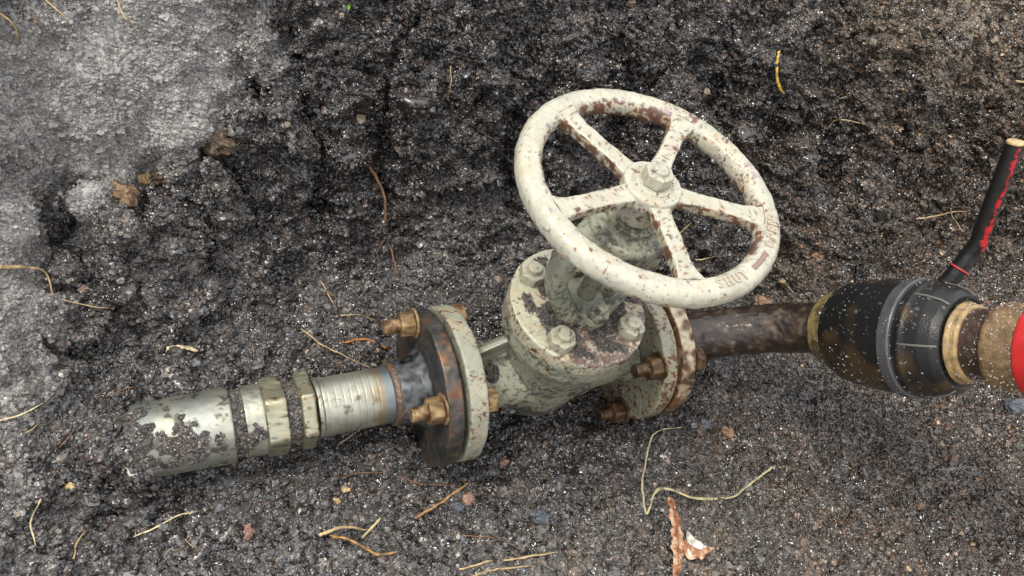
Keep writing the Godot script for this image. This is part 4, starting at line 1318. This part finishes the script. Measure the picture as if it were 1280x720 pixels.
	stem("grass_stem", "dry grass stem hanging at the top left, the thickest there", "grass stem", 0.00121, 0.0009, "straw", [Vector2(-0.52584, -0.01639), Vector2(-0.51581, -0.01755), Vector2(-0.50391, -0.02165)])
	stem("grass_stem", "dry grass stem in the top left corner", "grass stem", 0.00117, 0.00088, "straw", [Vector2(-0.54043, 0.01861), Vector2(-0.53553, 0.01656), Vector2(-0.5286, 0.01777)])
	stem("grass_stem", "thin dry stem hanging from the top, right of the others", "grass stem", 0.00095, 0.00063, "tan", [Vector2(-0.48163, -0.05706), Vector2(-0.47259, -0.05235), Vector2(-0.46017, -0.05043)])
	stem("grass_stem", "thin brown stem between the two dry stems at the top left", "grass stem", 0.00066, 0.00045, "brown", [Vector2(-0.52499, -0.00174), Vector2(-0.51783, -0.00108), Vector2(-0.50876, 0.00106)])
	stem("straw_stalk", "small yellow straw at the right edge of the picture high up", "straw", 0.00212, 0.00212, "yellow", [Vector2(0.55721, -0.65756), Vector2(0.56662, -0.65697), Vector2(0.58187, -0.65658)])
	stem("grass_stem", "pale wiry stem bent under the pipe barrel", "grass stem", 0.00059, 0.00059, "cream", [Vector2(-0.17696, 0.15304), Vector2(-0.17701, 0.14671), Vector2(-0.16996, 0.13358), Vector2(-0.16215, 0.12173)])
	stem("root", "tiny pale root on the dark wall below the brown clods", "root", 0.00071, 0.00054, "tan", [Vector2(-0.41168, -0.00181), Vector2(-0.40666, 0.00175), Vector2(-0.40164, 0.00602)])
	stem("straw_stalk", "tan straw among dark soil at lower right of the wheel", "straw", 0.00128, 0.00102, "tan", [Vector2(0.2944, -0.3224), Vector2(0.31265, -0.32093), Vector2(0.32825, -0.31047)])
	stem("straw_stalk", "slender straw on soil below the amber straw", "straw", 0.00058, 0.00045, "tan", [Vector2(-0.26723, 0.28729), Vector2(-0.25748, 0.2905), Vector2(-0.24874, 0.29409)])
	stem("root", "rusty rootlet beside the buried hose", "root", 0.00066, 0.00048, "rust", [Vector2(-0.37928, 0.26843), Vector2(-0.37613, 0.25961), Vector2(-0.37404, 0.24931)])
	stem("root", "fine root hanging on the far wall above the handwheel", "root", 0.00064, 0.00048, "tan", [Vector2(-0.20584, -0.2328), Vector2(-0.20365, -0.22377), Vector2(-0.20082, -0.21611)])
	stone("clod", "brown clod on the lip of the left bank", "clod", 0.01541, "clodbrown", Vector2(-0.40132, -0.03757))
	stone("clod", "rusty tan clod farthest left on the bank lip", "clod", 0.01637, "clodtan", Vector2(-0.4578, 0.04536))
	stone("clod", "small yellow brown clod between two larger ones on the bank lip", "clod", 0.00892, "clodyellow", Vector2(-0.44577, 0.00798))
	stone("clod", "dark tan clod right of the small yellow one on the bank lip", "clod", 0.00973, "clodbrown", Vector2(-0.43146, -0.00023))
	stone("pebble", "pink pebble low on the soil below the hose coupling", "pebble", 0.00682, "pink", Vector2(-0.22311, 0.26157))
	stone("pebble", "pink pebble under the left flange", "pebble", 0.00731, "pink", Vector2(-0.0023, 0.08206))
	stone("pebble", "pink brown pebble beside the tip of the orange straw", "pebble", 0.00693, "pink", Vector2(-0.02933, 0.14363))
	stone("pebble", "blue grey stone below the left flange", "stone", 0.00769, "bluegrey", Vector2(-0.03966, 0.15844))
	stone("pebble", "tan pebble on the slope right of the handwheel", "pebble", 0.01042, "tanstone", Vector2(0.34218, -0.35816))
	stone("pebble", "pink pebble on the left bank above the hose coupling", "pebble", 0.00451, "pink", Vector2(-0.43929, 0.12979))
	stone("pebble", "yellow crumb upper of two below the flange", "pebble", 0.00411, "crumb", Vector2(-0.15416, 0.18439))
	stone("pebble", "yellow crumb lower of two below the flange", "pebble", 0.00406, "crumb", Vector2(-0.15946, 0.19869))
	stone("pebble", "glossy dark stone at the bottom centre", "stone", 0.00953, "bluegrey", Vector2(0.0509, 0.14322))
	stone("pebble", "small blue grey stone right of the kinked grass stem", "stone", 0.00816, "bluegrey", Vector2(0.22744, -0.05974))
	stone("pebble", "orange brown pebble above the elbow pipe", "pebble", 0.01156, "tanstone", Vector2(0.29032, -0.28272))
	stone("pebble", "pale chip on the soil near the buried hose", "pebble", 0.0041, "crumb", Vector2(-0.36243, 0.29109))
	stone("pebble", "pale yellow chip between the handwheel and the long twig", "pebble", 0.00582, "crumb", Vector2(0.29933, -0.32305))
	stone("pebble", "white chip at the bottom right", "pebble", 0.00458, "crumb", Vector2(0.47062, 0.05985))
	stone("pebble", "wet grey stone beneath the red coated pipe", "stone", 0.01491, "bluegrey", Vector2(0.67594, -0.2558))
	stone("pebble", "brown pebble below the right flange", "pebble", 0.00813, "tanstone", Vector2(0.25735, -0.05609))
	# the dead leaf: a curled strip with a lobe folded over it
	var y := ground_y(0.197, 0.11)
	var origin := Vector3(0.197, y + 0.008, 0.11)
	var leaf := thing("dead_leaf", "curled orange brown dead leaf with a pale underside at the bottom edge", "leaf", Transform3D(Basis.IDENTITY, origin))
	var dead := func(p: Vector3, n: Vector3) -> Color:
		var c := Color(0.26, 0.085, 0.025).lerp(Color(0.60, 0.42, 0.27), clampf(0.38 + 1.5 * mid.get_noise_3dv(p * 80.0) + 0.8 * speck(p, 300.0), 0.0, 1.0))
		c.a = 1.0
		return c
	var lm := surface("dead leaf", 0.34, 0.0, 0.05, 0.3, 50.0)
	var spine := curve([Vector3(-0.011, 0.001, -0.040), Vector3(-0.006, 0.005, -0.022), Vector3(0.001, 0.003, 0.0), Vector3(0.004, 0.005, 0.022), Vector3(0.008, 0.003, 0.055)], 0.0012)
	part("blade", sweep(spine, func(t): return Vector3(0.0086 * pow(sin(PI * clampf(t * 0.75 + 0.08, 0.02, 0.9)), 0.6) * (1.0 + 0.22 * sin(t * 31.0) + 0.12 * sin(t * 77.0)), 0.0007, 2.0), Vector3(0.5, 1, 0.1), 28).mesh(dead, func(p): return 0.0018 * mid.get_noise_3dv(p * 60.0)), lm, leaf)
	var rib := []
	for q in spine: rib.append(q + Vector3(0.0004, 0.0016, 0))
	part("midrib", sweep(rib, func(t): return Vector3(0.0007, 0.0006, 2.0) * (1.0 - 0.5 * t) + Vector3(0, 0, t), Vector3.UP, 10).mesh(func(p, n): return Color(0.24, 0.09, 0.03)), lm, leaf)
	part("lobe", sweep(curve([Vector3(0.006, 0.003, 0.008), Vector3(0.016, 0.009, 0.014), Vector3(0.028, 0.010, 0.012), Vector3(0.044, 0.004, 0.002)], 0.0015), func(t): return Vector3(0.0095 * sin(PI * clampf(t + 0.08, 0.05, 0.98)) * (1.0 + 0.2 * sin(t * 23.0)), 0.0008, 2.0), Vector3(-0.2, 1, 0.5), 28).mesh(dead, func(p): return 0.0010 * mid.get_noise_3dv(p * 60.0)), lm, leaf)
	part("underside", sweep(curve([Vector3(0.010, 0.010, -0.004), Vector3(0.014, 0.013, 0.006), Vector3(0.024, 0.013, 0.009), Vector3(0.036, 0.008, 0.005)], 0.0015), func(t): return Vector3(0.0045 * sin(PI * clampf(t + 0.06, 0.05, 0.98)), 0.0007, 2.0), Vector3(-0.2, 1, 0.5), 24).mesh(func(p, n): return Color(0.50, 0.47, 0.42) * (1.0 + 0.6 * speck(p, 120.0)) + Color(0, 0, 0, 1)), lm, leaf)
	var gk := ground_index(-0.3186, -0.2033)
	var green := part("green_leaf", sweep(curve([Vector3(-0.006, 0, -0.006), Vector3(0, 0.003, 0), Vector3(0.005, 0.001, 0.006)], 0.001), func(t): return Vector3(0.0045 * sin(PI * clampf(t + 0.05, 0.05, 0.98)), 0.0004, 2.0), Vector3.UP, 18).mesh(func(p, n): return Color(0.20, 0.42, 0.03)), surface("dead leaf", 0.34, 0.0, 0.05, 0.3, 50.0), self, Transform3D(Basis.IDENTITY, gv[gk] + Vector3(0, 0.004, 0)))
	tag(green, "tiny bright green leaf at the top edge", "leaf")


# ------------------------------------------------------------------ soil lying on the metal
func dirt() -> void:
	var m := surface("wet grains", 0.26)
	var where := []
	var cols := PackedColorArray()
	for i in 7000:   # on the bonnet
		var a := rng.randf() * TAU
		var r := 0.069 * sqrt(rng.randf())
		var p := Vector3(cos(a) * r, 0.122, sin(a) * r)
		var k := 0.46 - 14.0 * maxf(0.0, absf(p.x + 0.55 * p.z - 0.006) - 0.022) + 0.5 * big.get_noise_3dv(p * 30.0) - 7.0 * maxf(0.0, r - 0.055) - 14.0 * maxf(0.0, p.z - 0.5 * p.x - 0.024)
		if k < 0.0: continue
		var s := rng.randf_range(0.0009, 0.0021)
		p.y += minf(k, 0.6) * 0.010 * rng.randf()
		where.append(VT * Transform3D(tumble().scaled(Vector3.ONE * s), p))
		cols.append(grain_color(0.30, 0.3))
	scatter("soil_crumbs", "soil crumbs heaped on the valve bonnet", flat(blob(61, 0.9, 1)), m, where, cols)
	where = []
	cols = PackedColorArray()
	for i in 14000:   # on the hose coupling
		var x := rng.randf_range(-0.415, -0.262)
		var a := rng.randf_range(-1.6, 2.4)
		var r := 0.0352 - 0.022 * maxf(0.0, -0.345 - x)
		var keep := false
		var q := Vector2((x + 0.372) / 0.022, (a - 0.72) / 0.55)
		var nz := 0.9 * mid.get_noise_2d(x * 70.0, a * 2.4)
		if q.length() + nz < 0.72: keep = true
		if Vector2((x + 0.41) / 0.016, (a - 0.55) / 0.85).length() + nz < 0.9: keep = true
		if Vector2((x + 0.343) / 0.006, (a - 0.75) / 0.16).length() + nz < 0.8: keep = true
		if x > -0.3295 and x < -0.3185:
			keep = a < 2.0
			r = 0.0298
		elif x > -0.3185 and x < -0.302:
			keep = Vector2((x + 0.312) / 0.010, (a - 0.85) / 0.22).length() + nz < 0.8
			r = 0.034
		elif x > -0.2805 and x < -0.2692:
			keep = a < 1.8
			r = 0.028
		elif x > -0.302: keep = false
		if not keep: continue
		var s := rng.randf_range(0.0009, 0.0021)
		where.append(VT * Transform3D(tumble().scaled(Vector3.ONE * s), Vector3(x, cos(a) * (r + s * 0.3), sin(a) * (r + s * 0.3))))
		cols.append(grain_color(0.30, 0.3))
	scatter("soil_crumbs", "soil crumbs stuck to the hose coupling", flat(blob(62, 0.9, 1)), m, where, cols)
	where = []
	cols = PackedColorArray()
	for i in 260:   # a clot in the pocket beside the rib
		var a := rng.randf() * TAU
		var r := sqrt(rng.randf())
		var p := Vector3(-0.075 + 0.007 * r * cos(a), 0, 0.014 + 0.009 * r * sin(a))
		p.y = sqrt(maxf(0.0, 0.0355 * 0.0355 - p.z * p.z)) + 0.001
		where.append(VT * Transform3D(tumble().scaled(Vector3.ONE * rng.randf_range(0.0008, 0.0016)), p))
		cols.append(grain_color(0.0))
	scatter("soil_crumbs", "dark clot of soil on the valve body beside the rib", flat(blob(63, 0.9, 1)), m, where, cols)
